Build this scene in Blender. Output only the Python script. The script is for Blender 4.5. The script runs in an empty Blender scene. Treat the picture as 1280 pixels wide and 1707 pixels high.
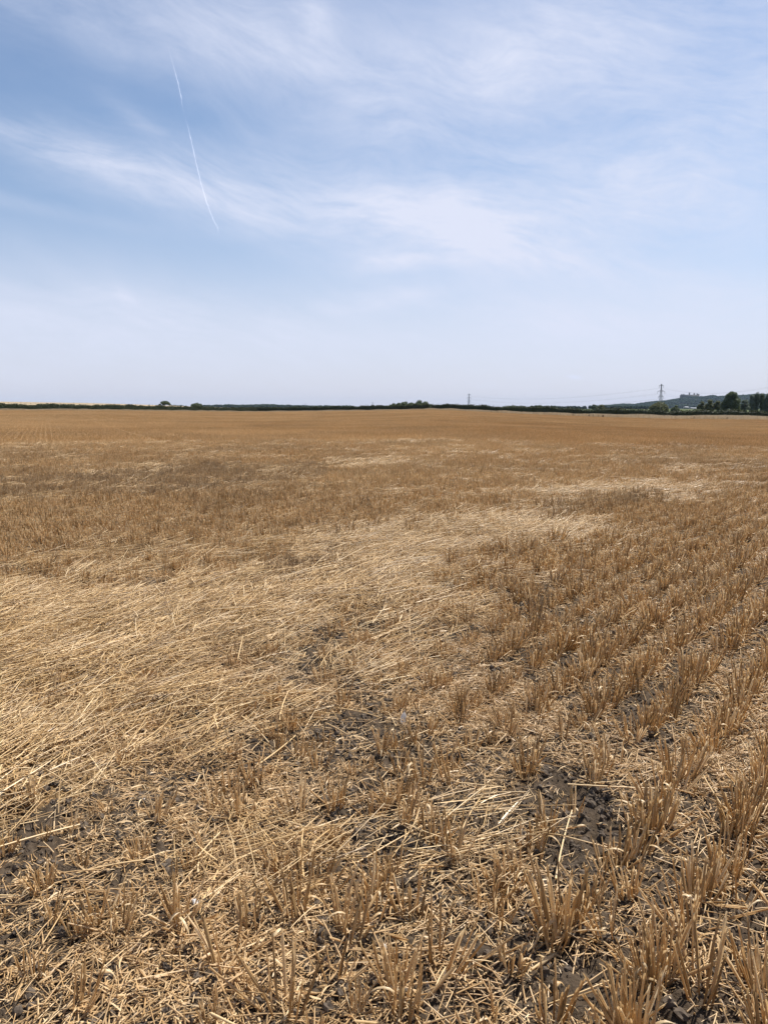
import bpy, math, random
import numpy as np
R = math.radians
rng = np.random.default_rng(11)
random.seed(5)
SC = bpy.context.scene

# ------------------------------------------------------------------ camera, sky, sun
F = 1282.0; CX, CY = 640.0, 853.5; CAMH = 1.4; HOR = 681.0
PITCH = math.atan((CY - HOR) / F)
cam = bpy.data.cameras.new('camera'); camo = bpy.data.objects.new('camera', cam)
SC.collection.objects.link(camo); SC.camera = camo
camo.location = (0, 0, CAMH); camo.rotation_euler = (math.pi / 2 - PITCH, 0, 0)
cam.sensor_fit = 'VERTICAL'; cam.sensor_height = 36.0; cam.lens = 36.0 * F / 1707.0
cam.clip_start = 0.05; cam.clip_end = 90000
SC.render.resolution_x, SC.render.resolution_y = 767, 1024
SC.view_settings.view_transform = 'Standard'; SC.view_settings.look = 'None'
SC.view_settings.exposure = 0.48; SC.view_settings.gamma = 1.0; SC.view_settings.use_curve_mapping = False
SUN_AZ, SUN_EL = R(52), R(58)

def px_dir(x, y):
    u = (x - CX) / F; v = (CY - y) / F; c, s = math.cos(PITCH), math.sin(PITCH)
    return np.array([u, c + v * s, v * c - s])
def azel(x, y):
    d = px_dir(x, y); d = d / np.linalg.norm(d)
    return math.atan2(d[0], d[1]), math.asin(d[2])
def to_ground(x, y, z=0.0):
    d = px_dir(x, y); t = (z - CAMH) / d[2]
    return np.array([d[0] * t, d[1] * t])
def at_depth(x, y, Y):
    d = px_dir(x, y); return d[0] / d[1] * Y, CAMH + d[2] / d[1] * Y

class NT:
    """small node-tree helper"""
    def __init__(s, tree): s.t = tree; s.n = tree.nodes; s.l = tree.links
    def node(s, typ, **kw):
        nd = s.n.new(typ)
        for k, v in kw.items(): setattr(nd, k, v)
        return nd
    def put(s, sock, v):
        if isinstance(v, bpy.types.NodeSocket): s.l.new(v, sock)
        elif v is not None: sock.default_value = v
    def m(s, op, a, b=None, c=None, clamp=False):
        nd = s.node('ShaderNodeMath', operation=op); nd.use_clamp = clamp
        s.put(nd.inputs[0], a); s.put(nd.inputs[1], b); s.put(nd.inputs[2], c)
        return nd.outputs[0]
    def mix(s, f, a, b, mode='MIX'):
        nd = s.node('ShaderNodeMix', data_type='RGBA', blend_type=mode)
        s.put(nd.inputs[0], f); s.put(nd.inputs[6], a if isinstance(a, bpy.types.NodeSocket) else (*a[:3], 1)); s.put(nd.inputs[7], b if isinstance(b, bpy.types.NodeSocket) else (*b[:3], 1))
        return nd.outputs[2]
    def noise(s, vec, scale, detail=3, rough=.55, dist=0.0):
        nd = s.node('ShaderNodeTexNoise'); s.put(nd.inputs['Vector'], vec)
        nd.inputs['Scale'].default_value = scale; nd.inputs['Detail'].default_value = detail
        nd.inputs['Roughness'].default_value = rough; nd.inputs['Distortion'].default_value = dist
        return nd.outputs['Fac']
    def ramp(s, f, stops):
        nd = s.node('ShaderNodeValToRGB'); s.put(nd.inputs[0], f); e = nd.color_ramp.elements
        while len(e) < len(stops): e.new(.5)
        for el, (p, c) in zip(e, stops): el.position = p; el.color = (*c, 1) if len(c) == 3 else c
        return nd.outputs[0]
    def rng(s, v, a, b, c=0.0, d=1.0, smooth=False):
        nd = s.node('ShaderNodeMapRange'); nd.interpolation_type = 'SMOOTHSTEP' if smooth else 'LINEAR'
        for i, q in enumerate((v, a, b, c, d)): s.put(nd.inputs[i], q)
        return nd.outputs[0]
    def comb(s, x, y, z):
        nd = s.node('ShaderNodeCombineXYZ')
        for i, q in enumerate((x, y, z)): s.put(nd.inputs[i], q)
        return nd.outputs[0]

world = bpy.data.worlds.new('World'); SC.world = world; world.use_nodes = True
W = NT(world.node_tree); W.n.clear()
sky = W.node('ShaderNodeTexSky', sky_type='NISHITA'); sky.sun_disc = False
sky.sun_elevation = SUN_EL; sky.sun_rotation = SUN_AZ
sky.air_density = 1.0; sky.dust_density = .9; sky.ozone_density = 3.0; sky.altitude = 50
tc = W.node('ShaderNodeTexCoord'); sp = W.node('ShaderNodeSeparateXYZ'); W.l.new(tc.outputs['Generated'], sp.inputs[0])
AZ = W.m('ARCTAN2', sp.outputs[0], sp.outputs[1]); EL = W.m('ARCSINE', sp.outputs[2])
# cirrus: wind-drawn noise in directions of the sky, gathered in banks
def rot2(cx, cy, ang):
    a = W.m('SUBTRACT', AZ, cx); b = W.m('SUBTRACT', EL, cy); ca, sa = math.cos(ang), math.sin(ang)
    u = W.m('ADD', W.m('MULTIPLY', a, ca), W.m('MULTIPLY', b, sa))
    v = W.m('SUBTRACT', W.m('MULTIPLY', b, ca), W.m('MULTIPLY', a, sa))
    return u, v
u0, v0 = rot2(0, 0, R(-12))
warp = W.noise(W.comb(W.m('MULTIPLY', u0, 2.2), W.m('MULTIPLY', v0, 4.0), 3.1), 1.1, 3, .5)
wv = W.m('ADD', W.m('MULTIPLY', v0, 9.0), W.m('MULTIPLY', warp, 1.5))
streak = W.noise(W.comb(W.m('MULTIPLY', u0, 3.0), wv, 1.7), 1.0, 8, .60, .0)
fine = W.noise(W.comb(W.m('MULTIPLY', u0, 9.0), W.m('MULTIPLY', wv, 4.2), 7.7), 1.3, 8, .70, .15)
soft = W.noise(W.comb(W.m('MULTIPLY', u0, 2.0), W.m('MULTIPLY', v0, 4.5), 9.4), 1.3, 4, .5, .3)
tex = W.m('ADD', W.m('MULTIPLY', streak, .48), W.m('MULTIPLY', fine, .52))
banks = [ # pixel centre, half length, half width, slope (deg, down to the right), weight
 (90, 245, 170, 20, 10, .32), (270, 315, 180, 28, 14, .36), (540, 360, 250, 42, 9, .56), (790, 385, 140, 28, 13, .80),
 (1080, 350, 230, 44, 2, .66), (560, 290, 260, 40, 3, .22), (830, 125, 170, 50, -12, .42), (480, 90, 140, 45, 15, .32),
 (1180, 60, 300, 150, 0, .58), (660, 435, 70, 13, 0, .50), (960, 440, 150, 16, 9, .36), (1180, 225, 150, 40, -10, .34),
 (200, 20, 300, 50, 4, .42), (1150, 540, 240, 34, 0, .30), (530, 30, 26, 18, 40, .45), (640, 500, 90, 14, -8, .36),
 (210, 495, 16, 9, 50, .35), (250, 215, 60, 10, 30, .22), (60, 345, 120, 8, 8, .22), (650, 565, 1100, 60, 0, .55),
 (130, 540, 260, 40, 4, .30), (760, 240, 200, 20, 8, .18)]
tot = None
for (bx, by, hl, hw, sl, wt) in banks:
    a, e = azel(bx, by); u, v = rot2(a, e, R(-sl))
    q = W.m('ADD', W.m('POWER', W.m('MULTIPLY', u, F / hl), 2.0), W.m('POWER', W.m('MULTIPLY', v, F / hw), 2.0))
    g = W.m('MULTIPLY', W.m('EXPONENT', W.m('MULTIPLY', q, -.55)), wt)
    tot = g if tot is None else W.m('ADD', tot, g)
cl = W.m('MULTIPLY', tot, W.rng(tex, .34, .68, .35, 1.45))
cl = W.m('ADD', cl, W.m('MULTIPLY', W.rng(soft, .38, .75, 0, 1, True), .32))
cl = W.m('ADD', cl, W.m('MULTIPLY', W.rng(streak, .5, .85, 0, 1, True), .25))
# two small puffs low over the fields
for (bx, by, hl, hw, sl, wt) in [(957, 629, 9, 3.4, 6, 2.2), (790, 643, 16, 3, 8, .35), (815, 642, 12, 3, 5, .3)]:
    a, e = azel(bx, by); u, v = rot2(a, e, R(-sl))
    q = W.m('ADD', W.m('POWER', W.m('MULTIPLY', u, F / hl), 2.0), W.m('POWER', W.m('MULTIPLY', v, F / hw), 2.0))
    cl = W.m('ADD', cl, W.m('MULTIPLY', W.m('EXPONENT', W.m('MULTIPLY', q, -1.0)), W.m('MULTIPLY', W.rng(fine, .3, .7), wt)))
up = W.rng(EL, -.01, .03, 0, 1, True)
cl = W.m('MULTIPLY', W.m('MULTIPLY', cl, up), .80, clamp=True)
lowh = W.rng(EL, .0, .30, 1, 0, True)
hz = W.m('MULTIPLY', lowh, .72)
skyt = W.mix(1.0, sky.outputs[0], (1.08, 1.10, 1.12), 'MULTIPLY'); base = W.mix(hz, skyt, (6.3, 6.3, 7.8))
skyc = W.mix(cl, base, (6.5, 6.9, 8.3))
bg = W.node('ShaderNodeBackground'); W.l.new(skyc, bg.inputs[0]); bg.inputs[1].default_value = .083
wo = W.node('ShaderNodeOutputWorld'); W.l.new(bg.outputs[0], wo.inputs[0])

sun = bpy.data.lights.new('sun', 'SUN'); suno = bpy.data.objects.new('sun', sun); SC.collection.objects.link(suno)
sun.energy = 5.0; sun.angle = R(.6); sun.color = (1, .955, .88)
suno.rotation_euler = (math.pi / 2 - SUN_EL, 0, math.pi - SUN_AZ)
SC.cycles.max_bounces = 8; SC.cycles.diffuse_bounces = 3; SC.cycles.glossy_bounces = 2
SC.cycles.transmission_bounces = 3; SC.cycles.transparent_max_bounces = 8; SC.cycles.volume_bounces = 0

# ------------------------------------------------------------------ noise and ground shape
def _h(ix, iy, s):
    n = (ix.astype(np.int64) * 374761393 + iy.astype(np.int64) * 668265263 + s * 974711) & 0x7fffffff
    n = ((n ^ (n >> 13)) * 1274126177) & 0x7fffffff
    return ((n ^ (n >> 16)) & 0xffff) / 65535.0
def vnoise(x, y, s=0):
    x = np.asarray(x, float); y = np.asarray(y, float)
    ix = np.floor(x); iy = np.floor(y); fx = x - ix; fy = y - iy
    fx = fx * fx * (3 - 2 * fx); fy = fy * fy * (3 - 2 * fy)
    a, b, c, d = _h(ix, iy, s), _h(ix + 1, iy, s), _h(ix, iy + 1, s), _h(ix + 1, iy + 1, s)
    return (a * (1 - fx) + b * fx) * (1 - fy) + (c * (1 - fx) + d * fx) * fy
def fbm(x, y, s=0, o=4):
    v = 0; a = .5; t = 0
    for i in range(o):
        v = v + a * vnoise(x, y, s + i * 17); t += a; a *= .5; x = x * 2.03 + 5.1; y = y * 2.03 - 3.7
    return v / t
def sstep(a, b, x): t = np.clip((x - a) / (b - a), 0, 1); return t * t * (3 - 2 * t)
def ang_px(x, y):      # bearing of a place, told as the picture column it stands over
    return CX + F * x / np.maximum(y, 1e-3) / (math.cos(PITCH) - (HOR - CY) / F * math.sin(PITCH))
HX = [-400, 0, 200, 430, 560, 655, 716, 756, 850, 984, 1119, 1280, 1700]
HD = [235, 255, 300, 385, 360, 330, 305, 292, 272, 262, 254, 250, 240]
HZ = [1.0, .75, .55, -.35, .1, .55, .85, .6, -.35, -1.35, -1.9, -2.1, -2.3]
FZ = ([-400, 0, 150, 230, 270, 330, 430, 655, 850, 1280, 1700], [7.4, 7.1, 6.2, 5.2, 4.5, 3.4, 1.2, .4, -1, -2.2, -2.5])
RIDGE = [(960, 679), (1010, 676), (1030, 674), (1050, 674.5), (1062, 672.5), (1080, 670), (1100, 668.5), (1115, 666), (1134, 663), (1150, 662), (1163, 662), (1176, 659.5), (1185, 661.5),
         (1200, 661), (1215, 660), (1240, 658.5), (1250, 657), (1262, 658), (1280, 658.5), (1400, 657), (1600, 662)]
RIDGE2 = [(230, 681), (285, 676), (303, 677), (340, 677), (385, 675.3), (400, 676.3), (425, 675.6), (450, 675), (470, 676), (500, 677), (540, 678.5), (600, 681)]
RY1, RY2 = 5000.0, 3000.0
r1x = [p[0] for p in RIDGE]; r1z = [at_depth(p[0], p[1], RY1)[1] - 11 for p in RIDGE]
r2x = [p[0] for p in RIDGE2]; r2z = [at_depth(p[0], p[1], RY2)[1] - 9 for p in RIDGE2]
def hedge_dist(px): return np.interp(px, HX, HD)
def height(x, y):
    x = np.asarray(x, float); y = np.asarray(y, float)
    r = np.hypot(x, y); front = sstep(-.15, .45, y / np.maximum(r, 1e-6))
    px = np.where(y > 1e-3, ang_px(x, np.maximum(y, 1e-3)), np.where(x > 0, 1700, -400)); px = np.clip(px, -400, 1700)
    d = np.interp(px, HX, HD); yy = np.maximum(y, 0)
    t = np.clip(yy / d, 0, 1); z = np.interp(px, HX, HZ) * sstep(0, .84, t)
    z = z + (np.interp(px, *FZ) - np.interp(px, HX, HZ)) * sstep(d + 6, d + 400, yy)
    z = z * (1 - sstep(800, 1500, yy))
    z = z + np.maximum(np.interp(px, r1x, r1z), 0) * sstep(3700, 5000, yy) * (1 - sstep(6500, 9000, yy)) * sstep(900, 1010, px)
    z = z + np.maximum(np.interp(px, r2x, r2z), 0) * sstep(2500, 3000, yy) * (1 - sstep(3600, 5000, yy))
    z = z * front
    z = z + (fbm(x * .11, y * .11, 4, 3) - .5) * .10 * sstep(3, 30, r) + (fbm(x * .9, y * .9, 9, 2) - .5) * .035
    return z
def soil_relief(x, y):
    w = 1 - sstep(9, 22, np.hypot(x, y))
    c = fbm(x * 14, y * 14, 31, 4); k = np.abs(fbm(x * 30, y * 30, 41, 3) - .5)
    return w * ((c - .5) * .060 + k * .075)

# polygons of the field, traced on the ground
def gpoly(pts): return np.array([to_ground(*p) for p in pts])
def inside(P, x, y):
    r = np.zeros(np.shape(x), bool); n = len(P)
    for i in range(n):
        x1, y1 = P[i]; x2, y2 = P[(i + 1) % n]
        c = ((y1 > y) != (y2 > y)) & (x < (x2 - x1) * (y - y1) / (y2 - y1 + 1e-12) + x1); r ^= c
    return r
MATS = [gpoly(p) for p in [
 [(-420, 1020), (-100, 1010), (150, 990), (380, 985), (590, 958), (592, 1003), (480, 1052), (420, 1115), (330, 1180), (250, 1235), (170, 1320), (0, 1400), (-200, 1460), (-420, 1400)],
 [(590, 892), (720, 880), (890, 852), (905, 872), (985, 880), (960, 905), (820, 925), (720, 940), (650, 978), (588, 980)],
 [(880, 838), (1000, 816), (1110, 806), (1160, 812), (1170, 826), (1112, 846), (1106, 822), (1000, 832), (900, 850)],
 [(1085, 786), (1165, 774), (1172, 781), (1095, 794)], [(520, 786), (600, 776), (690, 767), (692, 775), (600, 783)], [(800, 762), (850, 756), (850, 759), (805, 765)]]]
DENSE = [gpoly(p) for p in [
 [(893, 872), (902, 848), (1000, 831), (1102, 817), (1106, 838), (1060, 848), (960, 866), (910, 876)],
 [(370, 1005), (430, 962), (560, 930), (592, 942), (585, 978), (500, 992), (420, 1012)]]]
GREY = [gpoly(p) for p in [[(-200, 800), (100, 800), (330, 778), (560, 775), (560, 800), (420, 815), (150, 835), (-200, 850)], [(330, 1000), (520, 900), (600, 900), (600, 985), (420, 1030)]]]
BARE = [gpoly(p) for p in [
 [(215, 1345), (240, 1300), (300, 1280), (345, 1290), (320, 1330), (270, 1350)], [(370, 1290), (400, 1255), (470, 1255), (480, 1285), (420, 1300)],
 [(480, 1235), (560, 1200), (650, 1225), (640, 1275), (560, 1290), (490, 1270)], [(640, 1420), (650, 1355), (720, 1375), (730, 1420), (680, 1430)],
 [(850, 1540), (880, 1410), (960, 1405), (1010, 1450), (990, 1520), (930, 1570), (880, 1600)], [(70, 1540), (90, 1490), (150, 1500), (140, 1540)],
 [(970, 1370), (990, 1310), (1090, 1320), (1100, 1350)], [(540, 1390), (560, 1340), (640, 1340), (620, 1400)], [(720, 1600), (760, 1500), (840, 1500), (800, 1620)],
 [(740, 1060), (760, 1040), (800, 1045), (790, 1062)], [(200, 1707), (230, 1640), (330, 1650), (330, 1707)], [(900, 1215), (920, 1180), (990, 1190), (960, 1220)], [(1000, 1240), (1060, 1230), (1090, 1260), (1030, 1270)]]]
def in_any(polys, x, y, wob=.30):
    x = np.asarray(x, float); y = np.asarray(y, float); r = np.hypot(x, y)
    w = wob * (.35 + r * .09)
    xx = x + (fbm(x * 2.2, y * 2.2, 61, 3) - .5) * 2 * w; yy = y + (fbm(x * 2.2, y * 2.2, 71, 3) - .5) * 2 * w
    out = np.zeros(x.shape, bool)
    for P in polys: out |= inside(P, xx, yy)
    return out
def straw_cover(x, y):
    r = np.hypot(x, y); c = .04 + .81 * sstep(6, 28, r)
    c = np.where(in_any(MATS, x, y), .45 + .5 * sstep(6, 20, r), c); c = np.where(in_any(BARE, x, y, .10), .02, c)
    return c

# ------------------------------------------------------------------ mesh helpers
class MB:
    def __init__(s): s.v = []; s.f3 = []; s.f4 = []; s.a = []; s.n = 0
    def add(s, v, f4=None, f3=None, tone=.5):
        v = np.asarray(v, float); s.v.append(v)
        if f4 is not None and len(f4): s.f4.append(np.asarray(f4) + s.n)
        if f3 is not None and len(f3): s.f3.append(np.asarray(f3) + s.n)
        s.a.append(np.full(len(v), tone) if np.isscalar(tone) else np.asarray(tone, float)); s.n += len(v)
    def tube(s, P, rad, sides=6, tone=.5, arc=1.0, slant=0.0, cap=False, ph=0.0):
        P = np.asarray(P, float); n = len(P); rad = np.broadcast_to(rad, (n,))
        T = np.gradient(P, axis=0); T /= np.linalg.norm(T, axis=1)[:, None] + 1e-12
        ref = np.array([1., .13, .07]) if abs(T[0][2]) > .7 else np.array([.05, .08, 1.])
        A = np.cross(T, ref); A /= np.linalg.norm(A, axis=1)[:, None]; B = np.cross(T, A)
        k = sides if arc >= 1 else sides + 1
        th = ph + 2 * math.pi * arc * np.arange(k) / sides
        V = P[:, None, :] + rad[:, None, None] * (np.cos(th)[None, :, None] * A[:, None, :] + np.sin(th)[None, :, None] * B[:, None, :])
        if slant: V[-1] += T[-1] * (rad[-1] * slant * np.cos(th - ph))[:, None]
        i = np.arange(n - 1)[:, None] * k; m = k if arc >= 1 else k - 1; j = np.arange(m)[None, :]; j2 = (j + 1) % k
        f = np.stack([i + j, i + j2, i + k + j2, i + k + j], -1).reshape(-1, 4); f3 = None
        V = V.reshape(-1, 3)
        if cap:
            V = np.vstack([V, P[:1], P[-1:]]); c0 = n * k; q = np.arange(k); q2 = (q + 1) % k
            f3 = np.vstack([np.stack([q2, q, q * 0 + c0], -1), np.stack([(n - 1) * k + q, (n - 1) * k + q2, q * 0 + c0 + 1], -1)])
        s.add(V, f, f3, tone)
    def ribbon(s, P, w, side, tone=.5, cup=0.0):
        P = np.asarray(P, float); n = len(P); w = np.broadcast_to(w, (n,)); side = np.asarray(side, float)
        if side.ndim == 1: side = np.broadcast_to(side, (n, 3))
        if cup:
            T = np.gradient(P, axis=0); N = np.cross(T, side); N /= np.linalg.norm(N, axis=1)[:, None] + 1e-9
            V = np.stack([P - side * w[:, None], P + N * (w * cup)[:, None], P + side * w[:, None]], 1).reshape(-1, 3)
            i = np.arange(n - 1)[:, None] * 3 + np.arange(2)[None]; f = np.stack([i, i + 1, i + 4, i + 3], -1).reshape(-1, 4)
        else:
            V = np.stack([P - side * w[:, None], P + side * w[:, None]], 1).reshape(-1, 3)
            i = np.arange(n - 1) * 2; f = np.stack([i, i + 1, i + 3, i + 2], -1)
        s.add(V, f, None, tone)
    def box(s, c, h, rotz=0.0, tone=.5):
        c = np.asarray(c, float); q = np.array([[a, b, d] for d in (-1, 1) for b in (-1, 1) for a in (-1, 1)], float) * np.asarray(h, float)
        if rotz:
            ca, sa = math.cos(rotz), math.sin(rotz); q = np.stack([q[:, 0] * ca - q[:, 1] * sa, q[:, 0] * sa + q[:, 1] * ca, q[:, 2]], -1)
        s.add(q + c, [[0, 2, 3, 1], [4, 5, 7, 6], [0, 1, 5, 4], [2, 6, 7, 3], [0, 4, 6, 2], [1, 3, 7, 5]], None, tone)
    def mesh(s, name, mat, smooth=False):
        v = np.vstack(s.v).astype(np.float32); f4 = np.vstack(s.f4) if s.f4 else np.zeros((0, 4), int); f3 = np.vstack(s.f3) if s.f3 else np.zeros((0, 3), int)
        me = bpy.data.meshes.new(name); me.vertices.add(len(v)); me.vertices.foreach_set('co', v.ravel())
        nl = f4.size + f3.size; me.loops.add(nl); me.loops.foreach_set('vertex_index', np.concatenate([f4.ravel(), f3.ravel()]).astype(np.int32))
        tot = np.concatenate([np.full(len(f4), 4), np.full(len(f3), 3)]).astype(np.int32)
        me.polygons.add(len(tot)); me.polygons.foreach_set('loop_start', (np.cumsum(tot) - tot).astype(np.int32))
        if smooth: me.polygons.foreach_set('use_smooth', np.ones(len(tot), bool))
        at = me.attributes.new('tone', 'FLOAT', 'POINT'); at.data.foreach_set('value', np.concatenate(s.a).astype(np.float32))
        me.materials.append(mat); me.update(calc_edges=True); return me
def link(name, me, parent=None, **kw):
    o = bpy.data.objects.new(name, me); SC.collection.objects.link(o)
    if parent is not None: o.parent = parent
    for k, v in kw.items(): o[k] = v
    return o
def thing(name, loc=(0, 0, 0), **kw):
    o = link(name, None, **kw); o.location = loc; o.empty_display_size = .1; return o
def scatter(name, variants, P, rot, scl, idx, tint=None, label=None):
    """many instances of loose matter as ONE object"""
    col = bpy.data.collections.new(name + ' pieces')
    for i, me in enumerate(variants):
        col.objects.link(bpy.data.objects.new('%s piece %02d' % (name, i), me))
    me = bpy.data.meshes.new(name); me.vertices.add(len(P)); me.vertices.foreach_set('co', np.asarray(P, np.float32).ravel())
    def at(n, t, a, key):
        x = me.attributes.new(n, t, 'POINT'); x.data.foreach_set(key, np.asarray(a, np.float32 if t != 'INT' else np.int32).ravel())
    scl = np.asarray(scl, float); scl = np.repeat(scl[:, None], 3, 1) if scl.ndim == 1 else scl
    at('rot', 'FLOAT_VECTOR', rot, 'vector'); at('scl', 'FLOAT_VECTOR', scl, 'vector'); at('idx', 'INT', idx, 'value')
    at('tint', 'FLOAT', np.zeros(len(P)) if tint is None else tint, 'value')
    o = link(name, me, kind='stuff')
    if label: o['label'] = label
    g = bpy.data.node_groups.new(name, 'GeometryNodeTree')
    g.interface.new_socket('Geometry', in_out='INPUT', socket_type='NodeSocketGeometry')
    g.interface.new_socket('Geometry', in_out='OUTPUT', socket_type='NodeSocketGeometry')
    n = g.nodes; gi = n.new('NodeGroupInput'); go = n.new('NodeGroupOutput'); ip = n.new('GeometryNodeInstanceOnPoints'); ci = n.new('GeometryNodeCollectionInfo')
    ci.inputs['Collection'].default_value = col; ci.inputs['Separate Children'].default_value = True; ci.inputs['Reset Children'].default_value = True
    def na(nm, t):
        q = n.new('GeometryNodeInputNamedAttribute'); q.data_type = t; q.inputs['Name'].default_value = nm
        return [s for s in q.outputs if s.enabled][0]
    L = g.links.new; L(gi.outputs[0], ip.inputs['Points']); L(ci.outputs[0], ip.inputs['Instance'])
    ip.inputs['Pick Instance'].default_value = True
    L(na('idx', 'INT'), ip.inputs['Instance Index']); L(na('rot', 'FLOAT_VECTOR'), ip.inputs['Rotation']); L(na('scl', 'FLOAT_VECTOR'), ip.inputs['Scale'])
    L(ip.outputs[0], go.inputs[0])
    md = o.modifiers.new('scatter', 'NODES'); md.node_group = g
    return o

# ------------------------------------------------------------------ materials
def newmat(name):
    m = bpy.data.materials.new(name); m.use_nodes = True; t = NT(m.node_tree); t.n.clear()
    return m, t, t.node('ShaderNodeOutputMaterial')
def straw_mat(name, dark, mid, pale, grey=.5, trans=.25, rough=.42, spec=.5):
    m, t, out = newmat(name)
    tone = t.node('ShaderNodeAttribute', attribute_name='tone').outputs['Fac']
    tint = t.node('ShaderNodeAttribute', attribute_name='tint', attribute_type='INSTANCER').outputs['Fac']
    geo = t.node('ShaderNodeNewGeometry'); pos = geo.outputs['Position']
    oi = t.node('ShaderNodeObjectInfo').outputs['Random']
    tn = t.m('ADD', tone, t.m('MULTIPLY', t.m('SUBTRACT', oi, .5), .16))
    col = t.ramp(tn, [(.0, dark), (.5, mid), (1., pale)])
    st = t.noise(pos, 190, 2, .6); col = t.mix(t.rng(st, .45, .75, 0, .35), col, dark)
    big = t.noise(pos, .16, 4, .6, .6); big2 = t.noise(pos, .55, 3, .6)
    big3 = t.noise(pos, 2.6, 2, .5); col = t.mix(t.rng(big3, .5, .75, 0, .22), col, (.80, .64, .42)); big4 = t.noise(pos, .045, 3, .55, .4); col = t.mix(t.rng(big4, .38, .66, .08, .50, True), col, (.86, .66, .38)); gf = t.m('ADD', t.m('MULTIPLY', t.rng(big, .47, .62, 0, 1, True), grey), tint, clamp=True)
    gcol = t.mix(t.rng(tn, .2, 1), (.25, .165, .095), (.56, .42, .27))
    col = t.mix(gf, col, gcol)
    col = t.mix(t.rng(big2, .40, .7, .0, .10), col, (.55, .34, .13))
    b = t.node('ShaderNodeBsdfPrincipled'); t.l.new(col, b.inputs['Base Color']); b.inputs['Roughness'].default_value = rough
    b.inputs['Specular IOR Level'].default_value = spec
    tr = t.node('ShaderNodeBsdfTranslucent'); t.l.new(col, tr.inputs[0])
    ms = t.node('ShaderNodeMixShader'); ms.inputs[0].default_value = trans
    t.l.new(b.outputs[0], ms.inputs[1]); t.l.new(tr.outputs[0], ms.inputs[2]); t.l.new(ms.outputs[0], out.inputs[0])
    return m
M_STALK = straw_mat('stubble_straw', (.20, .108, .042), (.67, .435, .19), (.92, .74, .47), .22, .42, .40, .45)
M_MAT = straw_mat('lying_straw', (.21, .115, .042), (.69, .455, .195), (.93, .72, .42), .12, .20, .36, .55)
M_CHAFF = straw_mat('chaff_straw', (.15, .080, .032), (.54, .325, .135), (.88, .66, .39), .3, .22, .45, .4)

def foliage_mat(name, a, b, trans=.25, sc=1.2):
    m, t, out = newmat(name)
    tone = t.node('ShaderNodeAttribute', attribute_name='tone').outputs['Fac']
    geo = t.node('ShaderNodeNewGeometry'); ns = t.noise(geo.outputs['Position'], sc, 3, .6)
    col = t.mix(t.m('ADD', t.m('MULTIPLY', tone, .6), t.m('MULTIPLY', ns, .4)), a, b)
    p = t.node('ShaderNodeBsdfPrincipled'); t.l.new(col, p.inputs[0]); p.inputs['Roughness'].default_value = .55; p.inputs['Specular IOR Level'].default_value = .25
    tr = t.node('ShaderNodeBsdfTranslucent'); t.l.new(col, tr.inputs[0]); ms = t.node('ShaderNodeMixShader'); ms.inputs[0].default_value = trans
    t.l.new(p.outputs[0], ms.inputs[1]); t.l.new(tr.outputs[0], ms.inputs[2]); t.l.new(ms.outputs[0], out.inputs[0]); return m
M_HEDGE = foliage_mat('hedge_leaves', (.018, .028, .010), (.10, .115, .045), .15)
M_OAK = foliage_mat('oak_leaves', (.036, .052, .022), (.15, .18, .08), .35, .5)
M_OLIVE = foliage_mat('olive_leaves', (.055, .066, .024), (.19, .19, .08), .35, .5)
M_WILLOW = foliage_mat('willow_leaves', (.06, .078, .052), (.20, .23, .16), .35, .5)
M_WOOD = foliage_mat('wood_leaves', (.008, .014, .008), (.026, .038, .020), .0, .02); M_WOOD.node_tree.nodes['Principled BSDF'].inputs['Specular IOR Level'].default_value = .0
def plain(name, c, rough=.7, var=.25, sc=3., metal=0.0):
    m, t, out = newmat(name); geo = t.node('ShaderNodeNewGeometry'); ns = t.noise(geo.outputs['Position'], sc, 4, .6)
    d = tuple(q * (1 - var) for q in c); col = t.mix(ns, d, c)
    p = t.node('ShaderNodeBsdfPrincipled'); t.l.new(col, p.inputs[0]); p.inputs['Roughness'].default_value = rough; p.inputs['Metallic'].default_value = metal
    t.l.new(p.outputs[0], out.inputs[0]); return m
M_BARK = plain('bark', (.09, .07, .05)); M_STEEL = plain('galvanised_steel', (.26, .27, .29), .6, .2, .5); M_WIRE = plain('wire_alloy', (.22, .23, .25), .5)
M_STONE = plain('castle_stone', (.13, .11, .09), .85, .3, .05); M_LEAD = plain('lead_roof', (.12, .125, .14), .6, .2, .1); M_VOID = plain('dark_window', (.03, .035, .04), .2, .1)
M_WHITE = plain('pale_sheeting', (.26, .26, .27), .6, .1); M_WEED = foliage_mat('weed_leaves', (.07, .045, .028), (.19, .13, .075), .2)
M_FLINT = plain('chalky_flint', (.56, .53, .50), .45, .35, 60); M_FEATHER = foliage_mat('feather_barbs', (.70, .67, .62), (.85, .82, .77), .5, 90); M_SHELL = plain('shell', (.62, .55, .46), .35, .4, 90)

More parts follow.
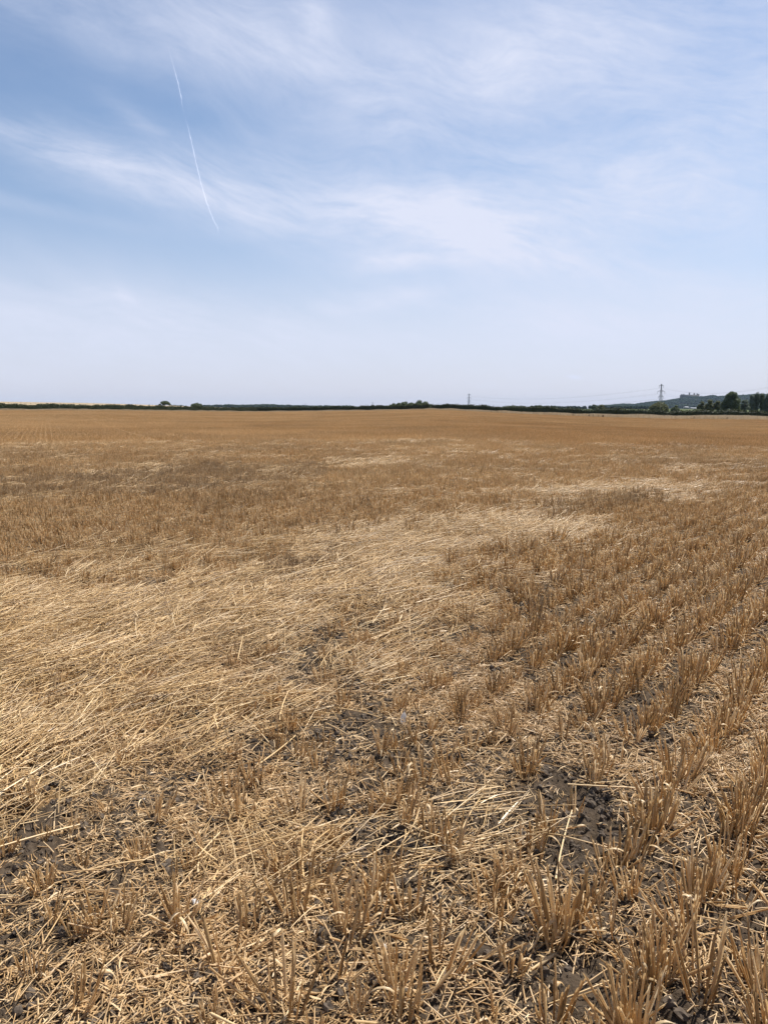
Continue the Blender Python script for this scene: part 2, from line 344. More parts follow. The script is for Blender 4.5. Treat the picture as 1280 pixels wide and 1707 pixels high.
def ground_material():
    m, t, out = newmat('field_soil'); geo = t.node('ShaderNodeNewGeometry'); pos = geo.outputs['Position']
    cov = t.node('ShaderNodeAttribute', attribute_name='cover').outputs['Fac']; zone = t.node('ShaderNodeAttribute', attribute_name='zone').outputs['Fac']
    n1 = t.noise(pos, 38, 5, .65); n2 = t.noise(pos, 3.2, 4, .6); n3 = t.noise(pos, 160, 3, .6)
    soil = t.ramp(n1, [(.25, (.030, .023, .017)), (.55, (.075, .058, .044)), (.8, (.15, .118, .085))])
    soil = t.mix(t.rng(n2, .4, .7, 0, .5), soil, (.065, .050, .038))
    b1 = t.noise(pos, .16, 4, .6, .6); b2 = t.noise(pos, 9, 5, .7)
    straw = t.ramp(b2, [(.3, (.24, .14, .055)), (.5, (.42, .255, .105)), (.72, (.56, .37, .17))])
    straw = t.mix(t.rng(b1, .47, .62, 0, .4, True), straw, (.25, .19, .14))
    f = t.m('MULTIPLY', cov, t.rng(n3, .3, .6, .6, 1.1), clamp=True)
    col = t.mix(f, soil, straw)
    # land beyond the hedge: a patchwork of pale stubble, pasture and plough
    vo = t.node('ShaderNodeTexVoronoi', feature='F1'); mp = t.node('ShaderNodeMapping'); t.l.new(pos, mp.inputs[0]); mp.inputs[3].default_value = (.0028, .0016, 0)
    t.l.new(mp.outputs[0], vo.inputs['Vector']); vo.inputs['Scale'].default_value = 1.0
    se = t.node('ShaderNodeSeparateColor'); t.l.new(vo.outputs['Color'], se.inputs[0])
    patch = t.ramp(se.outputs[0], [(.0, (.42, .31, .16)), (.4, (.36, .27, .14)), (.55, (.11, .13, .05)), (.8, (.08, .10, .04)), (1., (.33, .25, .14))])
    gold = t.mix(t.noise(pos, .05, 3), (.34, .27, .18), (.30, .235, .155))
    far = t.mix(t.rng(zone, 1.5, 2.), gold, patch)
    far = t.mix(t.rng(zone, 2.2, 3.), far, (.085, .10, .045)); far = t.mix(t.rng(zone, 3.2, 4.), far, (.022, .032, .016))
    col = t.mix(t.rng(zone, .2, 1.), col, far)
    p = t.node('ShaderNodeBsdfPrincipled'); t.l.new(col, p.inputs[0]); p.inputs['Roughness'].default_value = 1.; p.inputs['Specular IOR Level'].default_value = .02
    bm = t.node('ShaderNodeBump'); bm.inputs['Strength'].default_value = .8; bm.inputs['Distance'].default_value = .02
    t.l.new(t.m('ADD', n1, t.m('MULTIPLY', n3, .4)), bm.inputs['Height']); t.l.new(bm.outputs[0], p.inputs['Normal'])
    t.l.new(p.outputs[0], out.inputs[0]); return m
M_GROUND = ground_material()

# ------------------------------------------------------------------ ground: one sheet to the horizon
def build_ground():
    rr = [.25]
    while rr[-1] < 12000:
        r = rr[-1]; rr.append(r * (1.0085 if 1.3 < r < 7 else 1.016 if r < 16 else 1.035 if r < 1500 else 1.02 if r < 6500 else 1.06))
    rr = np.array(rr); th = np.concatenate([np.linspace(-38, 38, 430), np.linspace(38, 322, 90)[1:-1]]); th = np.radians(th)
    k = len(th); X = rr[:, None] * np.sin(th)[None]; Y = rr[:, None] * np.cos(th)[None]
    Z = height(X, Y) + soil_relief(X, Y)
    V = np.stack([X, Y, Z], -1).reshape(-1, 3); n = len(rr)
    i = np.arange(n - 1)[:, None] * k; j = np.arange(k)[None]; j2 = (j + 1) % k
    f = np.stack([i + j, i + k + j, i + k + j2, i + j2], -1).reshape(-1, 4)
    V = np.vstack([V, [[0, 0, float(height(np.array([0.]), np.array([.01]))[0])]]]); c = n * k; q = np.arange(k)
    mb = MB(); mb.add(V, f, np.stack([q, (q + 1) % k, q * 0 + c], -1))
    me = mb.mesh('ground', M_GROUND, True)
    cov = straw_cover(V[:, 0], V[:, 1]); d = hedge_dist(np.clip(ang_px(V[:, 0], np.maximum(V[:, 1], 1)), -400, 1700))
    zone = np.where(V[:, 1] > d + 3, 1., 0.); pxv = ang_px(V[:, 0], np.maximum(V[:, 1], 1)); zone = np.where((V[:, 1] > 1500) | (V[:, 1] < -400), 2., zone); zone = np.where((V[:, 1] > d + 3) & (pxv > 640), 3., zone); zone = np.where((V[:, 1] > 2600) & (V[:, 1] < 9000), 4., zone)
    for nm, a in (('cover', cov), ('zone', zone)):
        at = me.attributes.new(nm, 'FLOAT', 'POINT'); at.data.foreach_set('value', a.astype(np.float32))
    link('ground', me, kind='structure', label='harvested field of dark soil and straw running to the far horizon')
build_ground()

# ------------------------------------------------------------------ stubble tufts
def curve(p, d, length, n, bend, droop):
    P = [np.array(p, float)]; d = np.array(d, float); d /= np.linalg.norm(d)
    for i in range(n):
        d = d + np.array(bend) / n + np.array([0, 0, -droop]) / n; d /= np.linalg.norm(d); P.append(P[-1] + d * length / n)
    return np.array(P)
def rnd(a, b): return random.uniform(a, b)
def stalk(mb, bx, by, lean, az, h, r, sides=6, seg=3):
    d = np.array([math.sin(lean) * math.cos(az), math.sin(lean) * math.sin(az), math.cos(lean)])
    P = curve((bx, by, -.012), d, h, seg, (rnd(-.12, .12), rnd(-.12, .12), .12 * rnd(-1, 1)), 0)
    tone = min(1, max(0, random.gauss(.48, .27)))
    rad = r * np.linspace(1.08, .88, seg + 1)
    mb.tube(P, rad, sides, tone, slant=rnd(.4, 3.5), ph=rnd(0, 6.3))
    return P, tone
def make_tuft(k, tall=1.0, n=None):
    mb = MB(); n = n or random.randint(11, 26); ex, ey = rnd(.018, .042), rnd(.014, .030)
    fan = rnd(.55, 1.25); H = rnd(.115, .165) * tall
    for i in range(n):
        a = rnd(0, 6.283); q = math.sqrt(rnd(0, 1)); bx, by = ex * q * math.cos(a), ey * q * math.sin(a)
        lean = abs(random.gauss(0, .13)) + q * .32 * fan * rnd(.2, 1.2); az = a + random.gauss(0, .5)
        if random.random() < .12: lean = rnd(.6, 1.25)
        h = H * (rnd(.78, 1.06) if random.random() < .75 else rnd(.3, .8)); r = rnd(.0014, .0026)
        P, tone = stalk(mb, bx, by, lean, az, h, r)
        z = random.random()
        if z < .62:    # leaf sheath wrapped round the lower straw, with a ragged loose top
            m = 4; s = np.linspace(0, rnd(.4, .95), m) * (len(P) - 1)
            S = np.stack([np.interp(s, np.arange(len(P)), P[:, c]) for c in range(3)], -1)
            mb.tube(S, r * np.array([1.35, 1.5, 1.6, rnd(1.2, 2.4)]), 6, min(1, tone + rnd(-.1, .3)), arc=rnd(.45, .8), ph=rnd(0, 6.3), slant=rnd(-5, 5))
        if z < .16:    # blade curling off the straw
            s = rnd(.3, .8) * (len(P) - 1); b = np.array([np.interp(s, np.arange(len(P)), P[:, c]) for c in range(3)])
            a2 = az + rnd(-1.5, 1.5); L = rnd(.02, .075)
            Q = curve(b, (math.cos(a2) * .7, math.sin(a2) * .7, .8), L, 6, (rnd(-.6, .6), rnd(-.6, .6), 0), rnd(1.2, 3.6))
            mb.ribbon(Q, rnd(.0014, .0030) * np.array([1, 1.2, 1.1, .95, .8, .5, .15]), (-math.sin(a2), math.cos(a2), rnd(-.4, .4)), rnd(.55, 1), .35)
    for i in range(random.randint(7, 14)):    # dead leaf blades round the foot
        a = rnd(0, 6.283); L = rnd(.02, .085)
        Q = curve((rnd(-.03, .03), rnd(-.015, .015), .004), (math.cos(a), math.sin(a), rnd(.3, 1.3)), L, 6, (rnd(-1, 1), rnd(-1, 1), 0), rnd(.8, 2.6))
        mb.ribbon(Q, rnd(.0010, .0028) * np.array([.7, 1, 1, .9, .8, .6, .2]), (-math.sin(a), math.cos(a), rnd(-.6, .6)), rnd(.15, 1), .3)
    for i in range(random.randint(6, 12)):   # broken bits caught in it
        a = rnd(0, 6.283); L = rnd(.02, .07)
        Q = curve((rnd(-.05, .05), rnd(-.04, .04), rnd(.004, .03)), (math.cos(a), math.sin(a), rnd(-.1, .5)), L, 2, (rnd(-.3, .3), rnd(-.3, .3), 0), .2)
        mb.tube(Q, rnd(.0008, .002), 4, rnd(.1, 1))
    return mb.mesh('stubble_tuft_%02d' % k, M_STALK, True)
TUFTS = [make_tuft(k) for k in range(40)]
NT_SHORT = 18
TUFTS += [make_tuft(40 + k, rnd(.5, .8), random.randint(4, 12)) for k in range(NT_SHORT)]

RD = R(36.8); dx, dy = math.sin(RD), math.cos(RD)          # headland rows
RD2 = R(-23.6); ex2, ey2 = math.sin(RD2), math.cos(RD2)     # rows of the main field
ZT = 31.0; TS = 2.0
def tile_centre(x, y, S):
    a = x * ey2 - y * ex2; b = x * ex2 + y * ey2
    a = (np.floor(a / S) + .5) * S; b = (np.floor(b / S) + .5) * S
    return a * ey2 + b * ex2, -a * ex2 + b * ey2
def in_view(x, y, pad=1.2): return (np.abs(x) < y * .575 + pad) & (y > -.3)
def tilt_rot(n, lean=.10): return np.stack([rng.normal(0, lean, n), rng.normal(0, lean, n), rng.uniform(0, 6.283, n)], -1)

# rows: s along, q across
def row_points():
    qs = np.arange(-40, 40, .25); S = []
    for q in qs:
        n = int(75 / .055); s = np.linspace(-8, 67, n) + rng.normal(0, .022, n); off = rng.normal(0, .013, n) + .02 * np.sin(s * .7 + q)
        S.append(np.stack([s * dx + (q + off) * dy, s * dy - (q + off) * dx], -1))
    return np.vstack(S)
P = row_points(); x, y = P[:, 0], P[:, 1]; r = np.hypot(x, y)
cx_, cy_ = tile_centre(x, y, TS)
keep = in_view(x, y) & (np.hypot(cx_, cy_) < ZT); P = P[keep]; x, y = P[:, 0], P[:, 1]; r = np.hypot(x, y)
mat = in_any(MATS, x, y); dense = in_any(DENSE, x, y, .06); bare = in_any(BARE, x, y, .10)
side = sstep(-.4, .8, x - .08 * y)                              # the lower left of the headland was run over: thinner, shorter
gap = fbm(x * 3.1, y * 3.1, 81, 3)
p = .92 + .06 * sstep(3, 8, r); p = np.where(r < 6, p * (.68 + .32 * side), p)
p = p * (.25 + .75 * sstep(.22, .36, gap)); p = np.where(mat, np.where(r < 8, .42, .46) * (.35 + 1.6 * sstep(.42, .6, fbm(x * .9, y * .9, 85, 2))), p); p = np.where(dense, 1., p); p = np.where(bare & (r < 8), p * .35, p)
hand = [(845, 1228, 1), (910, 1190, 1), (985, 1202, 1), (1050, 1240, 1.15), (940, 1240, 1), (765, 1215, .9), (670, 1290, .9), (750, 1315, .9), (680, 1390, 1.1), (755, 1445, 1.15), (885, 1430, 1.15),
        (840, 1490, 1), (955, 1365, 1), (985, 1320, 1), (1155, 1290, 1.1), (1180, 1240, 1.1), (1262, 1340, 1.25), (1065, 1430, 1.15), (1040, 1500, 1.25), (1235, 1440, 1.25), (1010, 1570, 1),
        (690, 1540, 1.2), (740, 1620, 1.25), (920, 1705, 1.2), (1140, 1570, 1.35), (1230, 1510, 1.1), (1170, 1670, 1.35), (830, 1550, .9), (670, 1695, 1.3), (1265, 1665, 1.1),
        (265, 1380, 1), (405, 1370, 1.1), (360, 1365, .9), (495, 1370, 1), (560, 1360, 1), (535, 1290, .9), (460, 1255, .9), (495, 1535, 1.25), (520, 1490, 1.1), (302, 1555, 1.2), (375, 1625, 1.3),
        (420, 1560, 1), (480, 1700, 1.2), (580, 1570, 1.2), (615, 1535, 1.25), (235, 1440, .9), (205, 1570, .9), (140, 1690, 1), (90, 1555, .8), (60, 1640, .8), (850, 1620, .9), (560, 1650, 1)]
HP = np.array([to_ground(a, b) for a, b, c in hand]); HS = np.array([c for a, b, c in hand])
near = r < 3.4
dmin = np.full(len(x), 9.); idn = np.where(near)[0]
dmin[idn] = np.sqrt(((P[idn, None] - HP[None]) ** 2).sum(-1)).min(1)
p = np.where(near & (dmin < .085), 0, p)
keep = rng.random(len(x)) < p
P, r, mat, dense, side = P[keep], r[keep], mat[keep], dense[keep], side[keep]
sc = rng.normal(1.02, .16, len(P)) * np.where(r < 8, .76 + .38 * side, 1.02); sc = np.where(dense, sc * 1.18, sc); sc = np.where(mat, sc * .85, sc)
sc = np.clip(sc, .5, 1.6)
idx = rng.integers(0, len(TUFTS) - NT_SHORT, len(P)); short = (rng.random(len(P)) < np.where(r < 6, .45 - .40 * side, .08)); idx = np.where(short, rng.integers(len(TUFTS) - NT_SHORT, len(TUFTS), len(P)), idx)
P = np.vstack([HP, P]); sc = np.concatenate([HS, sc]); idx = np.concatenate([rng.integers(0, len(TUFTS) - NT_SHORT, len(HP)), idx])
r = np.hypot(P[:, 0], P[:, 1]); rot = tilt_rot(len(P), .09)
z = height(P[:, 0], P[:, 1]) + soil_relief(P[:, 0], P[:, 1]) - .004
P3 = np.column_stack([P, z])
# the largest ones in view become things of their own
c, s_ = math.cos(PITCH), math.sin(PITCH)
dz = P3[:, 2] - CAMH + .08; dep = P3[:, 1] * c - dz * s_; v = (P3[:, 1] * s_ + dz * c) / dep; u = P3[:, 0] / dep
seen = (np.abs(u) < .505) & (v > -.67) & (dep > .5)
order = np.argsort(np.where(seen, dep / np.maximum(sc, .7) ** .5, 1e9))[:300]
solo = np.zeros(len(P), bool); solo[order] = True
LB = 'tuft of cut straw in the near rows, away from stones, feather and bare patches'
TU = np.column_stack([CX + F * (P3[:, 0] / (P3[:, 1] * c - (P3[:, 2] - CAMH) * s_)), CY - F * (P3[:, 1] * s_ + (P3[:, 2] - CAMH) * c) / (P3[:, 1] * c - (P3[:, 2] - CAMH) * s_)])
own = {}
for (ax, ay, an) in [(671, 1210, 'the small pale feather'), (243, 1343, 'the smooth pale flint on the left'), (452, 1341, 'the coiled snail shell'), (327, 1530, 'the rounded flint, lower left'), (712, 1660, 'the whitish stone at the bottom'), (749, 1618, 'the pebble among curled leaves'),
                     (1012, 1268, 'the pebble in the row gap on the right'), (640, 1592, 'the stone flake at bottom centre'), (398, 1395, 'the grey white pebble'), (925, 1490, 'the large bare patch, lower right'), (560, 1245, 'the bare soil left of centre'),
                     (280, 1315, 'the bare soil beside the mat'), (686, 1395, 'the dark hollow below centre'), (1040, 1335, 'the bare gap on the right'), (110, 1515, 'the small bare lower left patch'), (265, 1675, 'the bare patch on the bottom edge')]:
    for (wd, ux, uy) in (('left of', -1, 0), ('right of', 1, 0), ('behind', 0, -1), ('before', 0, 1)):
        dxy = TU[order] - np.array([ax, ay]); al = dxy[:, 0] * ux + dxy[:, 1] * uy; ac = np.abs(dxy[:, 0] * uy) + np.abs(dxy[:, 1] * ux); ok = (al > 12) & (ac < al * .8) & (al < 170); cand = order[ok][np.argsort(al[ok])][:2]
        for kk, ii in enumerate(cand):
            if ii in own: continue
            size = 'tall' if sc[ii] > 1.15 else 'short' if sc[ii] < .82 or idx[ii] >= len(TUFTS) - NT_SHORT else 'medium'
            own[ii] = '%s stubble tuft, %s %s %s' % (size, ('nearest', 'second nearest')[kk], wd, an)
for i in order:
    o = link('stubble_tuft', TUFTS[idx[i]], label=own.get(i, LB), category='stubble tuft', group='cut stubble tufts close to the camera')
    o.location = P3[i]; o.rotation_euler = rot[i]; o.scale = (sc[i],) * 3
rest = ~solo
g = in_any(GREY, P3[:, 0], P3[:, 1]).astype(float) * .45 + in_any(DENSE, P3[:, 0], P3[:, 1], .06) * .35
scatter('stubble', TUFTS, P3[rest], rot[rest], sc[rest], idx[rest], g[rest], 'rows of cut straw stubble over the middle of the field')
print('tufts', len(P))

# ------------------------------------------------------------------ straw lying about
def make_litter(k, fine):
    mb = MB(); n = 230 if fine else 80
    for i in range(n):
        q = .2 * math.sqrt(random.random()); a0 = rnd(0, 6.283); px, py = q * math.cos(a0), q * math.sin(a0); a = rnd(0, 6.283); z = rnd(.0, .016)
        t = min(1, max(0, random.gauss(.55, .25)))
        if random.random() < (.6 if fine else .3):      # thin curled leaf shreds
            L = rnd(.015, .06); Q = curve((px, py, z + .004), (math.cos(a), math.sin(a), rnd(-.1, .6)), L, 4, (rnd(-2, 2), rnd(-2, 2), 0), rnd(.2, 1.1))
            mb.ribbon(Q, rnd(.0006, .0022) * np.array([.6, 1, 1, .7, .3]), (-math.sin(a), math.cos(a), rnd(-.7, .7)), t)
        else:
            L = abs(random.gauss(.0, .03)) + .012 if fine else rnd(.04, .15)
            Q = curve((px, py, z + .004), (math.cos(a), math.sin(a), random.gauss(.02, .16)), L, 2, (rnd(-.15, .15), rnd(-.15, .15), 0), .1)
            mb.tube(Q, rnd(.0007, .0017) if fine else rnd(.0011, .0024), 4, t)
    return mb.mesh('litter_%02d' % k, M_CHAFF, True)
def make_swath(k):
    mb = MB()
    for i in range(125):
        a = random.gauss(0, .42) if random.random() < .75 else rnd(0, 6.28); L = rnd(.06, .16) if random.random() < .45 else rnd(.14, .34)
        px, py = rnd(-.24, .24) - math.cos(a) * L / 2, rnd(-.2, .2) - math.sin(a) * L / 2; z = rnd(.004, .075)
        Q = curve((px, py, z), (math.cos(a), math.sin(a), random.gauss(.02, .08)), L, 4, (rnd(-.22, .22), rnd(-.22, .22), 0), rnd(-.05, .12))
        t = min(1, max(0, random.gauss(.46, .34)))
        if random.random() < .8: mb.tube(Q, rnd(.0010, .0020), 5, t)
        else: mb.ribbon(Q, rnd(.0010, .0026) * np.array([.7, 1, 1, .8, .3]), (-math.sin(a), math.cos(a), rnd(-.5, .5)), t, .2)
    for i in range(110):
        a = rnd(0, 6.283); Q = curve((rnd(-.2, .2), rnd(-.2, .2), rnd(.01, .045)), (math.cos(a), math.sin(a), rnd(-.1, .3)), rnd(.015, .06), 2, (rnd(-.3, .3), rnd(-.3, .3), 0), .1)
        mb.tube(Q, rnd(.0007, .0016), 4, rnd(.1, 1))
    return mb.mesh('swath_%02d' % k, M_MAT, True)
LIT = [make_litter(k, k < 7) for k in range(12)]; SWA = [make_swath(k) for k in range(10)]
def wedge(n_per_m2, r0, r1, pad=1.0):
    A = (r1 * 1.2 + 2 * pad) * (r1 - r0 + .5); n = int(A * n_per_m2)
    x = rng.uniform(-r1 * .6 - pad, r1 * .6 + pad, n); y = rng.uniform(-.2 if r0 == 0 else 0, r1, n); r = np.hypot(x, y)
    k = in_view(x, y, pad) & (r >= r0) & (r < r1); return x[k], y[k]
X, Y = [], []
for (d_, a, b) in ((70, 0, 4.5), (56, 4.5, 9), (34, 9, 18), (22, 18, 33)):
    q = wedge(d_, a, b); X.append(q[0]); Y.append(q[1])
X = np.concatenate(X); Y = np.concatenate(Y); r = np.hypot(X, Y)
bare = in_any(BARE, X, Y, .10); pat = fbm(X * 1.7, Y * 1.7, 91, 4)
p = .30 + .60 * sstep(.36, .56, pat); p = np.where(bare, .22, p); sd = sstep(.0, 1.4, X - .1 * Y); ph_ = np.abs(((X * dy - Y * dx) / .25) % 1 - 0.) ; ph_ = np.minimum(ph_, 1 - ph_); p = np.where(r > 6, np.maximum(p, .75), p); p = p * (1 - sd * .78 * sstep(.18, .38, ph_) * (1 - sstep(14, 22, r)))
k = rng.random(len(X)) < p; X, Y, r = X[k], Y[k], r[k]
rot = np.stack([rng.normal(0, .05, len(X)), rng.normal(0, .05, len(X)), rng.uniform(0, 6.283, len(X))], -1)
Z = height(X, Y) + soil_relief(X, Y) * .6 + rng.uniform(-.004, .010, len(X))
idx = np.where(rng.random(len(X)) < .62, rng.integers(0, 7, len(X)), rng.integers(7, 12, len(X)))
scatter('straw_litter', LIT, np.column_stack([X, Y, Z]), rot, np.where(r > 9, 1.25, 1.) * rng.uniform(.8, 1.15, len(X)), idx, None, 'short broken straw and chaff strewn between the stubble')
print('litter', len(X))
X, Y = [], []
for (d_, a, b) in ((55, 0, 9), (34, 9, 33)):
    q = wedge(d_, a, b, 1.6); X.append(q[0]); Y.append(q[1])
X = np.concatenate(X); Y = np.concatenate(Y); r = np.hypot(X, Y); sg = .10 + .035 * r; m = in_any(MATS, X + rng.normal(0, 1, len(X)) * sg, Y + rng.normal(0, 1, len(X)) * sg)
edge = fbm(X * 1.3, Y * 1.3, 131, 3); loose = (rng.random(len(X)) < np.where(r < 5, .006, .05) + np.where(r < 4, .03, .16) * sstep(.50, .68, edge)) & (rng.random(len(X)) > .92 * sstep(-.3, .9, X - .1 * Y) * (1 - .6 * sstep(8, 16, r))) & ~in_any(BARE, X, Y, .10) & ~in_any(DENSE, X, Y, .05)
m = m & (rng.random(len(X)) < .22 + .62 * sstep(.36, .56, fbm(X * 1.1, Y * 1.1, 161, 3))); k = m | loose; X, Y, m, r = X[k], Y[k], m[k], r[k]
ang = math.pi / 2 - RD + rng.normal(0, .40, len(X)) + (fbm(X * .8, Y * .8, 141, 2) - .5) * 1.2; ang = np.where(m, ang, ang + rng.normal(0, .6, len(X)))
Z = height(X, Y) + rng.uniform(0, .03, len(X)) * m + .004
rot = np.stack([rng.normal(0, .06, len(X)), rng.normal(0, .06, len(X)), ang], -1)
scatter('lying_straw', SWA, np.column_stack([X, Y, Z]), rot, rng.uniform(.8, 1.2, len(X)) * np.where(r > 12, 1.2, 1), rng.integers(0, 10, len(X)), None, 'bright combed mat of long flattened straw lying along the rows')
print('swath', len(X))
# single long straws over the bare ground
def make_straw(k):
    mb = MB(); L = rnd(.12, .34); Q = curve((-L / 2, 0, .006), (1, 0, rnd(.0, .08)), L, 6, (0, rnd(-.25, .25), 0), rnd(0, .15))
    mb.tube(Q, rnd(.0018, .0028) * np.linspace(1.1, .8, 7), 6, rnd(.45, 1)); return mb.mesh('straw_%d' % k, M_MAT, True)
STR = [make_straw(k) for k in range(10)]
q = wedge(8, 0, 8); X, Y = q; n = len(X)
Z = height(X, Y) + soil_relief(X, Y) * .5 + rng.uniform(.012, .04, n)
scatter('loose_straws', STR, np.column_stack([X, Y, Z]), np.stack([rng.normal(0, .1, n), rng.normal(0, .16, n), rng.uniform(0, 6.28, n)], -1), rng.uniform(.7, 1.2, n), rng.integers(0, 10, n), None, 'long loose straws lying crosswise among the tufts')
# soil crumbs
def crumb(k, mat, name):
    import bmesh
    bm = bmesh.new(); bmesh.ops.create_icosphere(bm, subdivisions=2, radius=1)
    for vv in bm.verts:
        f = 1 + .55 * (random.random() - .5); vv.co = (vv.co.x * f, vv.co.y * f * .9, vv.co.z * f * .7)
    me = bpy.data.meshes.new('%s_%d' % (name, k)); bm.to_mesh(me); bm.free(); me.materials.append(mat); return me
M_CRUMB = plain('soil_crumb', (.15, .118, .090), 1., .5, 70); M_CRUMB.node_tree.nodes['Principled BSDF'].inputs['Specular IOR Level'].default_value = .05
q = wedge(4200, 0, 5.5); X, Y = q; w = rng.random(len(X)) < np.where(in_any(BARE, X, Y, .10), 1.2, .35) * (fbm(X * 5, Y * 5, 151, 3) > .33); X, Y = X[w], Y[w]; n = len(X)
scatter('soil_crumbs', [crumb(k, M_CRUMB, 'crumb') for k in range(5)], np.column_stack([X, Y, height(X, Y) + soil_relief(X, Y)]), rng.uniform(0, 6.28, (n, 3)), .0028 + .015 * rng.random(n) ** 2.8, rng.integers(0, 5, n), None, 'dark crumbs of dry soil between the stubble rows')

# ------------------------------------------------------------------ stubble further off, in drilled rows
def make_tile(S, per_m, wid, hh, sides, tracks=()):
    mb = MB(); rows = int(S / .25)
    for k in range(rows):
        q = -S / 2 + (k + .5) * .25; n = int(S * per_m)
        for i in range(n):
            if k in tracks and random.random() < .85: continue
            if random.random() < .12 + .35 * (math.sin(i * .21 + k * 1.9) > .93): continue
            s = -S / 2 + S * (i + rnd(0, 1)) / n; a = rnd(0, 6.28); l = abs(random.gauss(0, .24)); h = hh * rnd(.6, 1.15)
            b = np.array([q + random.gauss(0, .056), s, -.01]); t = b + np.array([math.sin(l) * math.cos(a), math.sin(l) * math.sin(a), math.cos(l)]) * h
            mb.tube(np.array([b, t]), wid * rnd(.75, 1.2), sides, min(1, max(0, random.gauss(.5, .2))), ph=rnd(0, 6))
    for i in range(int(S * S * 95)):
        a = rnd(0, 6.28); L = rnd(.08, .28); b = np.array([rnd(-S / 2, S / 2), rnd(-S / 2, S / 2), rnd(.01, .05)])
        mb.tube(np.array([b, b + np.array([math.cos(a), math.sin(a), rnd(-.05, .2)]) * L]), wid * .8, 3, rnd(.4, 1))
    return mb
def field_tiles(name, S, r0, r1, variants, label):
    n = int(r1 / S) + 2; a, b = np.meshgrid((np.arange(-n, n) + .5) * S, (np.arange(-n, n) + .5) * S); a, b = a.ravel(), b.ravel()
    x = a * ey2 + b * ex2; y = -a * ex2 + b * ey2; r = np.hypot(x, y); px = ang_px(x, np.maximum(y, .1))
    k = (y > 2) & in_view(x, y, 6) & (r >= r0) & (r < r1) & (y + S * .6 < np.interp(px, HX, HD) - np.interp(px, [0, 700, 1100, 1280], [5, 5, 11, 13])); return x[k], y[k]
def tile_slope(x, y, S):
    e = S * .5; gx = (height(x + e, y) - height(x - e, y)) / (2 * e); gy = (height(x, y + e) - height(x, y - e)) / (2 * e)
    # rotation about world z by -RD2 after tilting
    ca, sa = math.cos(-RD2), math.sin(-RD2); lx = gx * ca + gy * sa; ly = -gx * sa + gy * ca
    return lx, ly
def place_tiles(name, S, x, y, variants, label):
    from mathutils import Matrix, Vector
    lx, ly = tile_slope(x, y, S); n = len(x); rot = np.zeros((n, 3))
    flip = rng.integers(0, 2, n) * math.pi
    for i in range(n):
        gx, gy = float(lx[i]), float(ly[i]); zx = Vector((1, 0, gx)).normalized(); zy = Vector((0, 1, gy)).normalized(); zz = zx.cross(zy).normalized(); zy = zz.cross(zx)
        M = Matrix.Rotation(-RD2, 3, 'Z') @ Matrix((zx, zy, zz)).transposed() @ Matrix.Rotation(flip[i], 3, 'Z')
        e = M.to_euler(); rot[i] = (e.x, e.y, e.z)
    col_ = np.floor((x * ey2 - y * ex2) / S).astype(int); nv = len(variants) // 2; tram = (col_ % int(24 / S)) == int(4 / S); idv = rng.integers(0, nv, n) + nv * tram
    scatter(name, variants, np.column_stack([x, y, height(x, y)]), rot, np.ones(n), idv, None, label)
T2 = [make_tile(TS, 58, .0030, .165, 3, (0, 7) if k > 4 else ()).mesh('rows_%d' % k, M_STALK) for k in range(10)]
x, y = field_tiles('a', TS, ZT, 84, T2, ''); x4, y4 = tile_centre(x, y, 4.0); k = np.hypot(x4, y4) < 80; x, y = x[k], y[k]
place_tiles('stubble_rows', TS, x, y, T2, 'fine drilled rows of stubble running away to the far hedge')
T4 = [make_tile(4.0, 30, .0055, .165, 3, (4, 5, 11, 12) if k > 3 else ()).mesh('far_rows_%d' % k, M_STALK) for k in range(8)]
x, y = field_tiles('b', 4.0, 80, 460, T4, '')
place_tiles('far_stubble', 4.0, x, y, T4, 'golden stubble on the far part of the field below the hedge')

